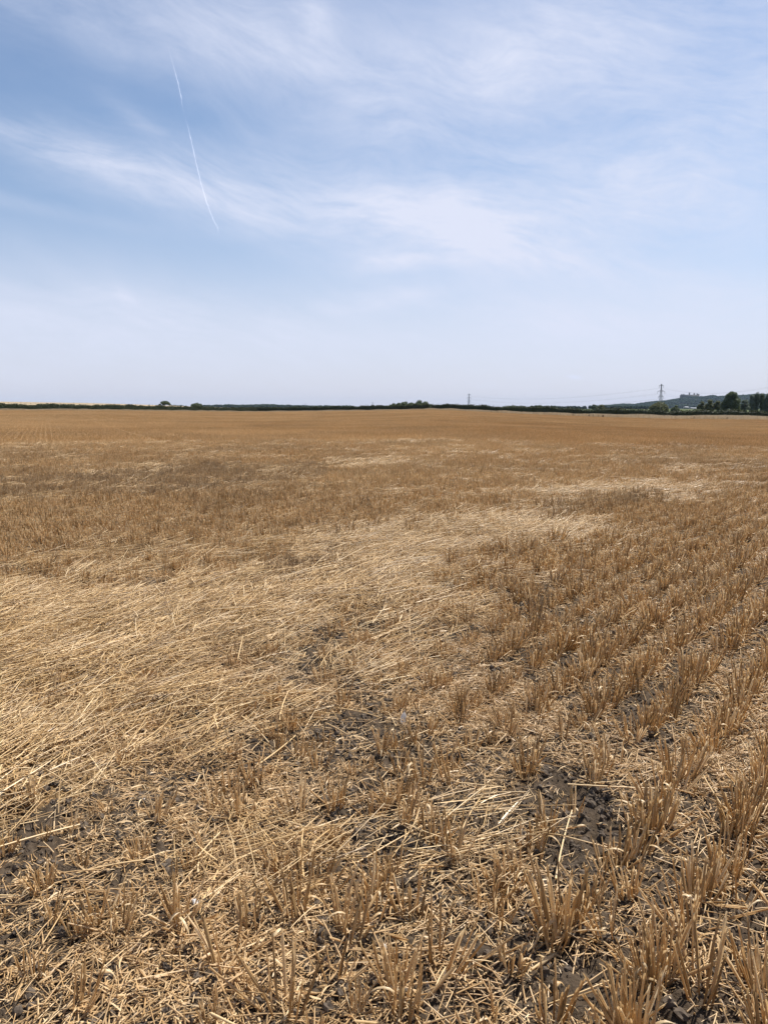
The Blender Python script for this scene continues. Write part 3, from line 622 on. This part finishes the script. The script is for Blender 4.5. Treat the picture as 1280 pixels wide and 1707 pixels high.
# ------------------------------------------------------------------ hedge, margin
def leafquads(C, size, tone):
    n = len(C); A = rng.normal(size=(n, 3)); A /= np.linalg.norm(A, axis=1)[:, None]; B = rng.normal(size=(n, 3)); B -= (A * B).sum(1)[:, None] * A; B /= np.linalg.norm(B, axis=1)[:, None]
    s = (size * rng.uniform(.6, 1.3, n))[:, None]; V = np.stack([C - A * s, C + B * s * .7, C + A * s, C - B * s * .7], 1).reshape(-1, 3)
    return V, (np.arange(n)[:, None] * 4 + np.arange(4)[None]), np.repeat(tone, 4)
def hedge(px0, px1, label, hm=2.3, hm2=None):
    pxs = np.arange(px0, px1, 1.0); Y = np.interp(pxs, HX, HD); X = np.array([at_depth(a, HOR, b)[0] for a, b in zip(pxs, Y)])
    seg = np.hypot(np.diff(X), np.diff(Y)); L = np.concatenate([[0], np.cumsum(seg)]); n = int(L[-1] * 230); s = rng.uniform(0, L[-1], n)
    hmean = np.interp(np.interp(s, L, pxs), [720, 950], [hm, hm2 or hm]); hx, hy = np.interp(s, L, X), np.interp(s, L, Y); H = hmean * (1 + .42 * (fbm(s * .09, s * 0, 5, 3) - .5) + .30 * (fbm(s * .5, s * 0, 6, 2) - .5)); w = 1.0 + .35 * (fbm(s * .2, s * 0 + 3, 8, 2) - .5)
    a = rng.uniform(0, math.pi, n); rad = rng.uniform(.72, 1.04, n)
    up = np.sin(a) ** .55 * H * rad; side = np.cos(a) * w * rad * (.72 + .3 * np.sin(a * 1.))
    z = height(hx, hy); C = np.column_stack([hx + rng.normal(0, .1, n), hy + side, z + np.maximum(up, .12)])
    mb = MB(); mb.add(*[(q) for q in leafquads(C, .15, rng.uniform(0, 1, n))[:2]], None, np.repeat(rng.uniform(0, 1, n), 4))
    # woody, leafy heart of the hedge
    K = 9; ths = np.linspace(0, math.pi, K); si = np.linspace(0, L[-1], max(int(L[-1] / 1.2), 4)); gx, gy = np.interp(si, L, X), np.interp(si, L, Y)
    hms = np.interp(np.interp(si, L, pxs), [720, 950], [hm, hm2 or hm]); Hs = hms * (1 + .42 * (fbm(si * .09, si * 0, 5, 3) - .5) + .30 * (fbm(si * .5, si * 0, 6, 2) - .5)) * .84
    V = np.stack([np.repeat(gx[:, None], K, 1), gy[:, None] + np.cos(ths)[None] * .7, height(gx, gy)[:, None] + np.sin(ths)[None] ** .5 * Hs[:, None]], -1).reshape(-1, 3)
    i = np.arange(len(si) - 1)[:, None] * K + np.arange(K - 1)[None]; mb.add(V, np.stack([i, i + K, i + K + 1, i + 1], -1).reshape(-1, 4), None, .1)
    # shoots above the trimmed top
    m = int(L[-1] * .55); s = rng.uniform(0, L[-1], m); hx, hy = np.interp(s, L, X), np.interp(s, L, Y); z0 = height(hx, hy) + np.interp(np.interp(s, L, pxs), [720, 950], [hm, hm2 or hm]) * .95
    for j in range(m):
        q = 10; t = rng.uniform(0, rng.uniform(.25, .75), q); C = np.column_stack([hx[j] + rng.normal(0, .06, q), hy[j] + rng.normal(0, .06, q), z0[j] + t]); Vq, fq, _ = leafquads(C, .08, np.zeros(q)); mb.add(Vq, fq, None, .6)
    return link('hedge', mb.mesh('hedge', M_HEDGE), label=label, category='hedge')
hedge(-330, 716, 'long low dark green hedge along the far left side of the field')
hedge(719, 1650, 'dark green hedge on the right beyond the strip of dry grass', 2.1, 2.9)
M_DRY = foliage_mat('bleached_grass', (.34, .26, .16), (.62, .52, .37), .35)
def margin():
    n = 60000; px = rng.uniform(-330, 1600, n); D = np.interp(px, HX, HD); w = np.interp(px, [0, 700, 1100, 1280], [4.5, 4.5, 10.5, 12.5]); Y = D - .9 - rng.random(n) * w
    X = (px - CX) / F * Y * 1.0; X = np.array(X) * (math.cos(PITCH) - (HOR - CY) / F * math.sin(PITCH)) ; h = (.50 + 1.15 * fbm(X * .12, Y * .25, 181, 3)) * np.interp(px, [0, 700, 1100], [.55, .55, 1.])
    z = height(X, Y); a = rng.uniform(0, math.pi, n); sx, sy = np.cos(a) * .035, np.sin(a) * .035; lx, ly = rng.normal(0, .12, n), rng.normal(0, .12, n)
    V = np.stack([np.column_stack([X - sx, Y - sy, z - .02]), np.column_stack([X + sx, Y + sy, z - .02]), np.column_stack([X + lx + sx * .6, Y + ly + sy * .6, z + h]), np.column_stack([X + lx - sx * .6, Y + ly - sy * .6, z + h])], 1).reshape(-1, 3)
    mb = MB(); mb.add(V, np.arange(n)[:, None] * 4 + np.arange(4)[None], None, np.repeat(rng.uniform(.35, .9, n), 4))
    link('dry_grass', mb.mesh('dry_grass', M_DRY), kind='stuff', label='strip of tall bleached grass at the foot of the hedge')
margin()
def weed(px, hpx, label, wpx=2.0):
    D = float(np.interp(px, HX, HD)) - rnd(6, 11) * (1 if px > 900 else .5); X = at_depth(px, HOR, D)[0]; z0 = float(height(np.array([X]), np.array([D]))[0]); h = hpx * .72 * D / F; w = wpx * .8 * D / F / 2
    t = thing('weed_plant', (X, D, z0), label=label, category='weed', group='dark weeds in the dry grass strip')
    mb = MB(); mb.tube([(0, 0, -.05), (rnd(-.05, .05), 0, h * .55), (rnd(-.12, .12), 0, h * .96)], [.05, .04, .02], 5, .3)
    for i in range(5): a = rnd(0, 6.28); mb.tube([(0, 0, h * (.2 + .12 * i)), (math.cos(a) * w * .7, math.sin(a) * w * .7, h * (.5 + .1 * i))], [.03, .012], 4, .3)
    link('stem', mb.mesh('weed_stem', M_WEED), t)
    n = 160; C = np.column_stack([rng.normal(0, w * .5, n), rng.normal(0, w * .5, n), h * (.25 + .75 * rng.random(n))]); V, f, to = leafquads(C, .09, rng.random(n)); mb = MB(); mb.add(V, f, None, to)
    link('leaves', mb.mesh('weed_leaves', M_WEED), t)
for (px, hp, wp, lb) in [(955, 5, 3, 'squat dark weed in dry grass, leftmost weed before the right hedge'), (982, 5, 2.5, 'first dark weed of the close run below the two mid-distance trees'),
    (989, 5.5, 2.5, 'second dark weed in the close run before the right hedge'), (998, 4.5, 2, 'thin dark weed in the middle of the close run before the hedge'), (1005, 5, 2, 'last dark weed of the close run before the right hedge'),
    (1015, 4, 1.6, 'slim brown weed just right of the close run of weeds'), (1157, 7, 4, 'broad dark thistle in the grass strip below the castle'), (1165.5, 6, 2.2, 'narrow dark thistle next to the broad one below the castle'),
    (1136, 4.5, 1.8, 'small brown weed stalk left of the broad thistle'), (1179, 5, 2, 'faint brown stalk in the grass right of the two thistles'), (1212, 5.5, 2.4, 'upright brown dock in the grass below the tallest tree'), (1252, 5, 8, 'wide low brown bramble patch near the right edge'),
    (1279, 6, 2, 'dark stalk in the grass strip at the right edge of the picture'), (819, 4, 1.4, 'lone thin stalk before the hedge right of the pale pylon'), (781.5, 2.5, 1.8, 'tiny dark weed below the pale pylon')]:
    weed(px, hp, lb, wp)

# ------------------------------------------------------------------ trees
def lump(mb, c, rad, tone, sub=2, seed=0):
    import bmesh
    bm = bmesh.new(); bmesh.ops.create_icosphere(bm, subdivisions=sub, radius=1)
    V = np.array([vv.co[:] for vv in bm.verts]); Fc = np.array([[q.index for q in f.verts] for f in bm.faces]); bm.free()
    k = .82 + .36 * vnoise(V[:, 0] * 2.1 + V[:, 2] * 1.3 + seed * 3.1, V[:, 1] * 2.1 + V[:, 2] * .7 + seed, seed); mb.add(V * k[:, None] * np.asarray(rad) + np.asarray(c), None, Fc, tone)
def tree(px, ytop, Y, wpx, mat, label, cat='tree', name='tree', group=None, lobes=7, low=.15, hollow=False, narrow=False, dens=1.0):
    X, zt = at_depth(px, ytop, Y); z0 = float(height(np.array([X]), np.array([float(Y)]))[0]); h = zt - z0; w = wpx * Y / F / 2
    t = thing(name, (X, Y, z0), label=label, category=cat)
    if group: t['group'] = group
    mb = MB(); tr = max(.16, h * .03)
    mb.tube([(0, 0, -.3), (rnd(-.1, .1), 0, h * .3), (rnd(-.3, .3), 0, h * .72)], [tr * 1.3, tr, tr * .4], 8, .4)
    for i in range(6):
        a = i * 1.05 + rnd(-.3, .3); mb.tube([(0, 0, h * rnd(.2, .4)), (math.cos(a) * w * .4, math.sin(a) * w * .4, h * rnd(.5, .65)), (math.cos(a) * w * .75, math.sin(a) * w * .75, h * rnd(.68, .85))], [tr * .5, tr * .35, tr * .12], 6, .4)
    link('trunk', mb.mesh('trunk', M_BARK, True), t)
    Cs = []; R_ = []
    for i in range(lobes):
        a = i * 2.4 + rnd(-.4, .4); q = math.sqrt((i + .5) / lobes); lr = w * rnd(.34, .5) if not narrow else w * rnd(.5, .75)
        rr_ = max(0, (w - lr)) * q; frac = 1 - .55 * q ** 1.6
        zc = h * (low + (1 - low) * frac * rnd(.62, .95)) - lr * .3
        if hollow: zc = h * (.93 - .28 * q * q) - lr * .55
        Cs.append((math.cos(a) * rr_, math.sin(a) * rr_, max(zc, lr * .6))); R_.append(lr)
    if not hollow and not narrow:
        for i in range(lobes): a = i * 2.1 + rnd(0, 1); lr = w * rnd(.3, .42); Cs.append((math.cos(a) * (w - lr), math.sin(a) * (w - lr), h * (low + rnd(.05, .3)) + lr * .2)); R_.append(lr)
    if hollow:
        for a_ in (-.86, .80, -.2): lr = w * .26; Cs.append((a_ * w, rnd(-.2, .2) * w, h * .22)); R_.append(lr)
    if narrow:
        for i in range(6): lr = w * rnd(.6, .85); Cs.append((rnd(-.3, .3) * w, rnd(-.3, .3) * w, h * (.15 + .14 * i))); R_.append(lr)
    top = max(c_[2] + r_ * .8 for c_, r_ in zip(Cs, R_)); kz = h * .98 / top
    mb = MB()
    for j, (c_, r_) in enumerate(zip(Cs, R_)):
        c_ = (c_[0], c_[1], c_[2] * kz); zs = .55 if hollow else .85 if not narrow else 1.5
        lump(mb, c_, (r_ * .74, r_ * .74, r_ * .74 * zs), .25, 2, j + int(px))
        n = int(620 * dens); D = rng.normal(size=(n, 3)); D /= np.linalg.norm(D, axis=1)[:, None]
        ridge = .80 + .34 * vnoise(D[:, 0] * 2.6 + j, D[:, 1] * 2.6 + D[:, 2] * 2.2, j); C = np.array(c_) + D * (r_ * ridge * rng.uniform(.78, 1.06, n))[:, None] * np.array([1, 1, zs])
        V, f, to = leafquads(C, r_ * .085, np.clip(rng.normal(.55, .22, n), 0, 1)); mb.add(V, f, None, to)
    link('crown', mb.mesh('crown', mat), t)
tree(275, 667, 640, 19, M_OAK, 'lone dark tree with an umbrella crown and open gaps above the left hedge', lobes=9, hollow=True)
tree(327.5, 671.5, 560, 21, M_OAK, 'rounded dark bush showing over the left hedge right of the lone tree', lobes=8)
for px, yt, w, lb in [(655, 671.5, 11, 'smallest round tree at the left end of the middle copse'), (664, 671, 10, 'second tree from the left in the middle copse'), (674, 669, 15, 'broad round tree left of centre in the middle copse'),
                  (685, 670, 12, 'lower tree in the dip of the middle copse'), (697, 667, 17, 'tallest tree of the middle copse'), (708, 669, 14, 'tree on the right shoulder of the middle copse'), (717, 673, 11, 'low tree sloping away at the right end of the middle copse')]:
    tree(px, yt, 480 + rnd(-12, 12), w * 1.45, M_OAK, lb, group='trees of the copse behind the hedge crest', lobes=6)
for px, yt, w, lb in [(842, 677.5, 18, 'low left tree of the smooth green clump right of the pale pylon'), (853, 676.3, 20, 'highest middle tree of the smooth green clump behind the hedge'), (866, 676.8, 20, 'right middle tree of the smooth green clump behind the hedge'), (879, 678.5, 18, 'low right tree of the smooth green clump behind the hedge')]:
    tree(px, yt, 800, w * 1.3, M_OAK, lb, group='trees of the smooth green clump', lobes=6, low=0)
tree(898.5, 675, 560, 19, M_OAK, 'single dark round tree over the hedge right of the smooth clump', lobes=6)
tree(990, 673.5, 700, 11, M_OAK, 'dark round tree beside an olive one where the wooded ridge begins')
tree(1002, 674, 520, 17, M_OLIVE, 'olive green tree beside a darker one where the wooded ridge begins')
tree(1099, 669, 430, 34, M_OLIVE, 'broad olive bush in front of the taller pylon', lobes=9)
tree(1125, 674.5, 400, 17, M_OAK, 'small dark tree between the pylon and the castle hill')
for px, yt, w, lb in [(1169, 668, 15, 'olive tree at the left end of the right-hand group'), (1182, 665, 19, 'olive tree second in the right-hand group, under the ridge'), (1195, 667, 17, 'olive tree just left of the tallest tree')]:
    tree(px, yt, 415, w, M_OLIVE, lb, group='olive trees left of the tallest tree', lobes=8)
tree(1219.5, 651, 400, 33, M_OAK, 'tallest tree on the right with a domed grey green crown', lobes=12, dens=1.6, low=.1)
tree(1242, 665, 405, 18, M_WILLOW, 'grey green willow just right of the tallest tree', lobes=7)
for px, yt, w, m, lb in [(1254, 659, 12, M_WILLOW, 'slender pale poplar, first of the row at the right edge'), (1262, 655.5, 11, M_WILLOW, 'slender poplar second in the row at the right edge'), (1270, 656.5, 11, M_OAK, 'darker slender poplar in the row at the right edge'), (1278, 658, 12, M_WILLOW, 'slender poplar cut by the right edge of the picture'),
                     (1288, 657, 13, M_OAK, 'dark poplar just past the right edge'), (1300, 659, 14, M_WILLOW, 'pale poplar well past the right edge')]:
    tree(px, yt, 410, w, m, lb, group='row of poplars at the right edge', lobes=4, narrow=True)

# far woods that read as one mass
def wood(name, X, Y, size, label, kz=.9):
    mb = MB(); import bmesh
    bm = bmesh.new(); bmesh.ops.create_icosphere(bm, subdivisions=1, radius=1); V0 = np.array([vv.co[:] for vv in bm.verts]); F0 = np.array([[q.index for q in f.verts] for f in bm.faces]); bm.free()
    Zg = height(X, Y); n = len(X); s = size * rng.uniform(.65, 1.35, n); jit = 1 + .3 * (rng.random((n, len(V0))) - .5)
    V = V0[None] * jit[..., None] * s[:, None, None] * np.array([1, 1, kz])[None, None] + np.column_stack([X, Y, Zg + s * .8])[:, None, :]
    f = F0[None] + (np.arange(n) * len(V0))[:, None, None]; mb.add(V.reshape(-1, 3), None, f.reshape(-1, 3), np.repeat(rng.random(n), len(V0)))
    link(name, mb.mesh(name, M_WOOD, True), kind='stuff', label=label)
n = 9000; px = rng.uniform(985, 1560, n); Y = rng.uniform(3750, 5150, n); Y = np.where(rng.random(n) < .22, rng.uniform(4850, 5100, n), Y)
keep = fbm(px * .02, Y * .004, 200, 3) > np.where(Y < 4300, .46, .0); px, Y = px[keep], Y[keep]
wood('woodland', (px - CX) / F * Y * 1.0 * .99, Y, 8.0, 'hazy wooded ridge on the right horizon below the castle')
n = 1500; px = np.concatenate([rng.uniform(338, 585, n), rng.uniform(284, 306, 90)]); Y = rng.uniform(2700, 3080, len(px))
wood('woodland', (px - CX) / F * Y * .99, Y, 6.0, 'low dark wooded skyline left of centre beyond the hedge')
n = 260; px = rng.uniform(885, 1080, n); Y = rng.uniform(1900, 2300, n); wood('woodland', (px - CX) / F * Y * .99, Y, 4.2, 'thin far line of trees under the right skyline')

# ------------------------------------------------------------------ castle on the ridge, pale farm roofs
def castle():
    Yc = 4980.0; X0, _ = at_depth(1134, 660, Yc); X1, _ = at_depth(1163.5, 660, Yc); zt = at_depth(1148, 658.3, Yc)[1]; Xm = (X0 + X1) / 2; zb = float(height(np.array([Xm]), np.array([Yc]))[0]) - 2
    t = thing('castle', (Xm, Yc, zb), label='far hazy stone castle with towers and battlements on the wooded ridge', category='castle'); W2 = (X1 - X0) / 2; H = zt - zb
    mb = MB(); mb.box((0, 0, H / 2), (W2, 16, H / 2)); link('wall', mb.mesh('castle_wall', M_STONE), t)
    for i in range(16):
        mb = MB(); mb.box((-W2 + (i + .5) * W2 / 8, -15.2, H + .9), (W2 / 34, .7, 1.0)); link('battlement', mb.mesh('battlement', M_STONE), t)
    for (px, yt, w) in [(1134.6, 657.6, 4.5), (1138, 657.2, 4), (1147.5, 654.8, 4.6), (1155.5, 656, 4.5), (1160.5, 656.4, 5), (1163, 657.6, 4)]:
        x, z = at_depth(px, yt, Yc); x -= Xm; z -= zb; mb = MB(); mb.tube([(x, -10, 0), (x, -10, z)], [w, w], 10, cap=True); tw = link('tower', mb.mesh('tower', M_STONE), t)
        mb = MB()
        for k in range(8): a = k * math.pi / 4; mb.box((x + math.cos(a) * w * .9, -10 + math.sin(a) * w * .9, z + .9), (.9, .9, 1.0), a)
        link('battlement', mb.mesh('tower_battlement', M_STONE), tw)
    for fl in range(3):
        for i in range(11):
            mb = MB(); mb.box((-W2 + (i + 1) * W2 / 6, -16.05, H * .45 + fl * 5.0), (1.1, .15, 1.5)); link('window', mb.mesh('castle_window', M_VOID), t)
castle()
def barn(px, y, Y, wpx, h, label):
    X, z = at_depth(px, y, Y); zb = z - h; w = wpx * Y / F / 2; t = thing('farm_shed', (X, Y, zb), label=label, category='farm shed')
    mb = MB(); mb.box((0, 0, h * .3), (w, 9, h * .3)); link('wall', mb.mesh('shed_wall', M_WHITE), t)
    mb = MB(); a = h * .6; mb.add([(-w - .4, -9.5, a), (w + .4, -9.5, a), (w + .4, 0, h), (-w - .4, 0, h), (-w - .4, 9.5, a), (w + .4, 9.5, a)], [[0, 1, 2, 3], [3, 2, 5, 4]]); mb.add([(-w, -9, a), (-w, 9, a), (-w, 0, h - .2), (w, -9, a), (w, 9, a), (w, 0, h - .2)], None, [[0, 2, 1], [3, 4, 5]])
    link('roof', mb.mesh('shed_roof', M_WHITE), t)
barn(1143, 677.6, 2300, 6, 5, 'smaller pale farm roof below the castle hill'); barn(1155, 679.3, 2200, 11, 4, 'longer pale farm shed below the castle hill'); barn(1071, 679.2, 2400, 11, 4, 'pale farm shed left of the broad olive bush')

# ------------------------------------------------------------------ pylons and wires
ARMS = [(.93, .085), (.73, .135), (.545, .100)]     # height share, half length as a share of the height
def pylon(px, ytop, Y, H, label, tk=.22):
    X, zt = at_depth(px, ytop, Y); zb = zt - H; t = thing('pylon', (X, Y, zb), label=label, category='pylon', group='electricity pylons'); t.rotation_euler = (0, 0, .12)
    def hw(q): return H * (.085 * (1 - q / .5) + .028 if q < .5 else .028 * (1 - (q - .5) / .5) + .006)
    mb = MB(); lv = [0, .12, .23, .33, .42, .5, .58, .66, .74, .82, .9, .96, 1.0]
    for sx, sy in ((-1, -1), (1, -1), (1, 1), (-1, 1)):
        mb.tube([(sx * hw(q), sy * hw(q), q * H) for q in lv], tk, 4, .5)
    for a, b in zip(lv[:-1], lv[1:]):
        ha, hb = hw(a), hw(b)
        for k in range(4):
            c0 = ((-1, -1), (1, -1), (1, 1), (-1, 1))[k]; c1 = ((-1, -1), (1, -1), (1, 1), (-1, 1))[(k + 1) % 4]
            for (p0, p1) in ((c0, c1), (c1, c0)): mb.tube([(p0[0] * ha, p0[1] * ha, a * H), (p1[0] * hb, p1[1] * hb, b * H)], tk * .6, 3, .5)
            mb.tube([(c0[0] * hb, c0[1] * hb, b * H), (c1[0] * hb, c1[1] * hb, b * H)], tk * .6, 3, .5)
    link('lattice_mast', mb.mesh('lattice_mast', M_STEEL), t)
    for q, hl in ARMS:
        for s in (-1, 1):
            mb = MB(); L = hl * H; w0 = hw(q)
            tip = (s * L, 0, q * H)
            for sy in (-1, 1):
                mb.tube([(s * w0, sy * w0, q * H), tip], tk * .9, 4, .5); mb.tube([(s * w0, sy * w0, (q + .045) * H), (s * L * .6, sy * w0 * .4, (q + .03) * H), tip], tk * .9, 4, .5)
                mb.tube([(s * L * .5, sy * w0 * .5, q * H), (s * w0, sy * w0, (q + .045) * H)], tk * .5, 3, .5)
            arm = link('cross_arm', mb.mesh('cross_arm', M_STEEL), t)
            mb = MB(); mb.tube([tip, (s * (L + .1), 0, q * H - H * .07)], [tk * 1.1, tk * 1.1], 5, .5); link('insulator', mb.mesh('insulator', M_STEEL), arm)
    return t, H
PY = [pylon(1102, 640, 1340, 48, 'taller dark pylon above the broad olive bush on the right'), pylon(781.5, 656, 2270, 48, 'pale pylon standing over the hedge right of the copse', .26)]
pylon(621, 670, 4300, 46, 'tiny pylon top over the hedge left of the copse', .3); pylon(509, 672.5, 5400, 46, 'faintest pylon tip above the hedge left of centre', .35)
off = pylon(1420, 600, 800, 46, 'nearest pylon beyond the right edge of the picture')
def arm_tip(p, k, s):
    t, H = p; q, hl = ARMS[k]; return np.array([t.location.x + s * hl * H, t.location.y + s * hl * H * .12, t.location.z + q * H - H * .07])
nm = {0: 'top', 1: 'middle', 2: 'bottom'}; wv_ = {0: 'between the two pylons', 1: 'running right from the taller pylon'}
for j, (A, B, sag) in enumerate(((PY[0], PY[1], 14.), (PY[0], off, 17.))):
    for k in range(3):
        for s in (-1, 1):
            a, b = arm_tip(A, k, s), arm_tip(B, k, s); T = np.linspace(0, 1, 28)[:, None]; Q = a + (b - a) * T; Q[:, 2] -= 4 * sag * (T * (1 - T))[:, 0]
            mb = MB(); mb.tube(Q, .055, 4, .5)
            link('power_line', mb.mesh('power_line', M_WIRE), label='thin %s wire on the %s arm end %s' % (nm[k], 'far' if s < 0 else 'near', wv_[j]), category='power line', group='wires strung from the taller pylon')

# ------------------------------------------------------------------ small pale things on the soil
def on_soil(px, py, dz=0.0):
    g_ = to_ground(px, py); x, y = np.array([g_[0]]), np.array([g_[1]]); return (g_[0], g_[1], float((height(x, y) + soil_relief(x, y))[0]) + dz)
def feather():
    mb = MB(); n = 9; s = np.linspace(0, 1, n); Q = np.column_stack([np.zeros(n), s * .02, s * .055]); w = .013 * np.sin(np.clip(s * 1.08 + .06, 0, 1) * math.pi) ** .6 + .001
    t = thing('feather', on_soil(671, 1212, .012), label='small pale feather caught upright among the tufts', category='feather')
    mb.ribbon(Q, w, (1, 0, 0), .5, .35); link('vane', mb.mesh('vane', M_FEATHER, True), t)
    mb = MB(); Q2 = np.vstack([[[0, -.004, -.015]], Q + np.array([0, -.003, 0])]); mb.tube(Q2, np.linspace(.0012, .0003, n + 1), 5, .5); link('quill', mb.mesh('quill', M_FEATHER, True), t); t.rotation_euler = (0.1, .25, .3)
feather()
for i, (px, py, s, lb) in enumerate([(243, 1343, .016, 'smooth pale flint at the edge of the bare soil on the left'), (327, 1530, .020, 'rounded pale flint in the lower left stubble'), (787, 1120 + 270, .010, 'small whitish stone beside the tall middle tufts'),
        (712, 1660, .012, 'whitish stone at the foot of the tall tuft by the bottom edge'), (749, 1618, .010, 'pale pebble among curled leaves below centre'), (398, 1395, .009, 'little grey white pebble on the dark gap left of centre'),
        (1012, 1268, .010, 'pale pebble in the row gap right of centre'), (640, 1592, .010, 'pale flake of stone near the bottom centre'), (300, 1560, .014, 'white flint chip beside the rounded flint, lower left')]):
    o = link('pale_stone', crumb(20 + i, M_FLINT, 'stone'), label=lb, category='stone', group='pale stones on the soil'); o.location = on_soil(px, py, s * .25); s *= .75; o.scale = (s, s * .8, s * .7); o.rotation_euler = (rnd(0, 3), rnd(0, 3), rnd(0, 3))
def shell():
    mb = MB(); n = 34; th = np.linspace(0, 5.2 * math.pi, n); rr_ = .0095 * np.exp(-.115 * (th[-1] - th)); Q = np.column_stack([np.cos(th) * rr_, np.zeros(n), np.sin(th) * rr_])
    mb.tube(Q, np.maximum(rr_ * .42, .0006), 8, .5); o = link('snail_shell', mb.mesh('snail_shell', M_SHELL, True), label='coiled pale snail shell on the soil left of centre', category='snail shell'); o.location = on_soil(452, 1341, .011); o.rotation_euler = (.2, .1, .4)
shell()

# ------------------------------------------------------------------ contrail, far above everything
def contrail():
    m, t, out = newmat('contrail_ice'); at = t.node('ShaderNodeAttribute', attribute_name='tone').outputs['Fac']
    d = t.node('ShaderNodeBsdfDiffuse'); d.inputs[0].default_value = (.9, .9, .9, 1); tl = t.node('ShaderNodeBsdfTranslucent'); tl.inputs[0].default_value = (.9, .9, .9, 1); ad = t.node('ShaderNodeAddShader'); t.l.new(d.outputs[0], ad.inputs[0]); t.l.new(tl.outputs[0], ad.inputs[1])
    tp = t.node('ShaderNodeBsdfTransparent'); lw = t.node('ShaderNodeLayerWeight'); lw.inputs[0].default_value = .5; soft_ = t.m('SUBTRACT', 1.0, lw.outputs['Facing'])
    ms = t.node('ShaderNodeMixShader'); t.l.new(t.m('MULTIPLY', at, t.m('POWER', soft_, 1.2)), ms.inputs[0]); t.l.new(tp.outputs[0], ms.inputs[1]); t.l.new(ad.outputs[0], ms.inputs[2]); t.l.new(ms.outputs[0], out.inputs[0])
    pts = [(279, 70, .05, .7), (284, 90, .10, .8), (290, 112, .25, 1.), (297, 137, .5, 1.2), (302, 160, .5, 1.1), (305, 180, .12, .8), (308, 192, .02, .7), (312, 205, .12, .9), (317, 225, .55, 1.), (322, 247, .6, 1.1), (328, 275, .6, 1.1), (336, 307, .6, 1.2),
           (345, 338, .6, 1.2), (352, 357, .55, 1.2), (358, 370, .5, 1.3), (363, 379, .45, 1.5), (364.5, 389, .2, 1.6)]
    Q, rad, tone = [], [], []; Hc = 9500.
    for i in range(len(pts) - 1):
        for k in range(5):
            f = k / 5; a, b = pts[i], pts[i + 1]; x, y, o, w = [a[q] + (b[q] - a[q]) * f for q in range(4)]; d = px_dir(x + rnd(-.25, .25), y); tt = Hc / d[2]; Q.append(d * tt); rad.append(w * .85 * rnd(.75, 1.3) * tt / F * np.linalg.norm(d) ** 0); tone.append(o * .55 * rnd(.7, 1.2))
    mb = MB(); mb.tube(np.array(Q), np.array(rad), 12, .5); mb.a = [np.repeat(np.array(tone), 12)]
    link('contrail', mb.mesh('contrail', m, True), label='thin broken white aircraft trail slanting down the left of the sky', category='contrail')
contrail()

# ------------------------------------------------------------------ air
mb = MB(); mb.box((0, 0, 75.), (12600, 12600, 82.)); me = mb.mesh('haze', M_GROUND); me.materials.clear()
m, t, out = newmat('haze'); pv = t.node('ShaderNodeVolumePrincipled'); pv.inputs['Color'].default_value = (.62, .79, 1.0, 1); pv.inputs['Density'].default_value = 3.2e-5; t.l.new(pv.outputs[0], out.inputs['Volume']); me.materials.append(m)
link('haze', me, kind='stuff', label='faint summer haze in the air over the fields')
print('top ridge', max(r1z))
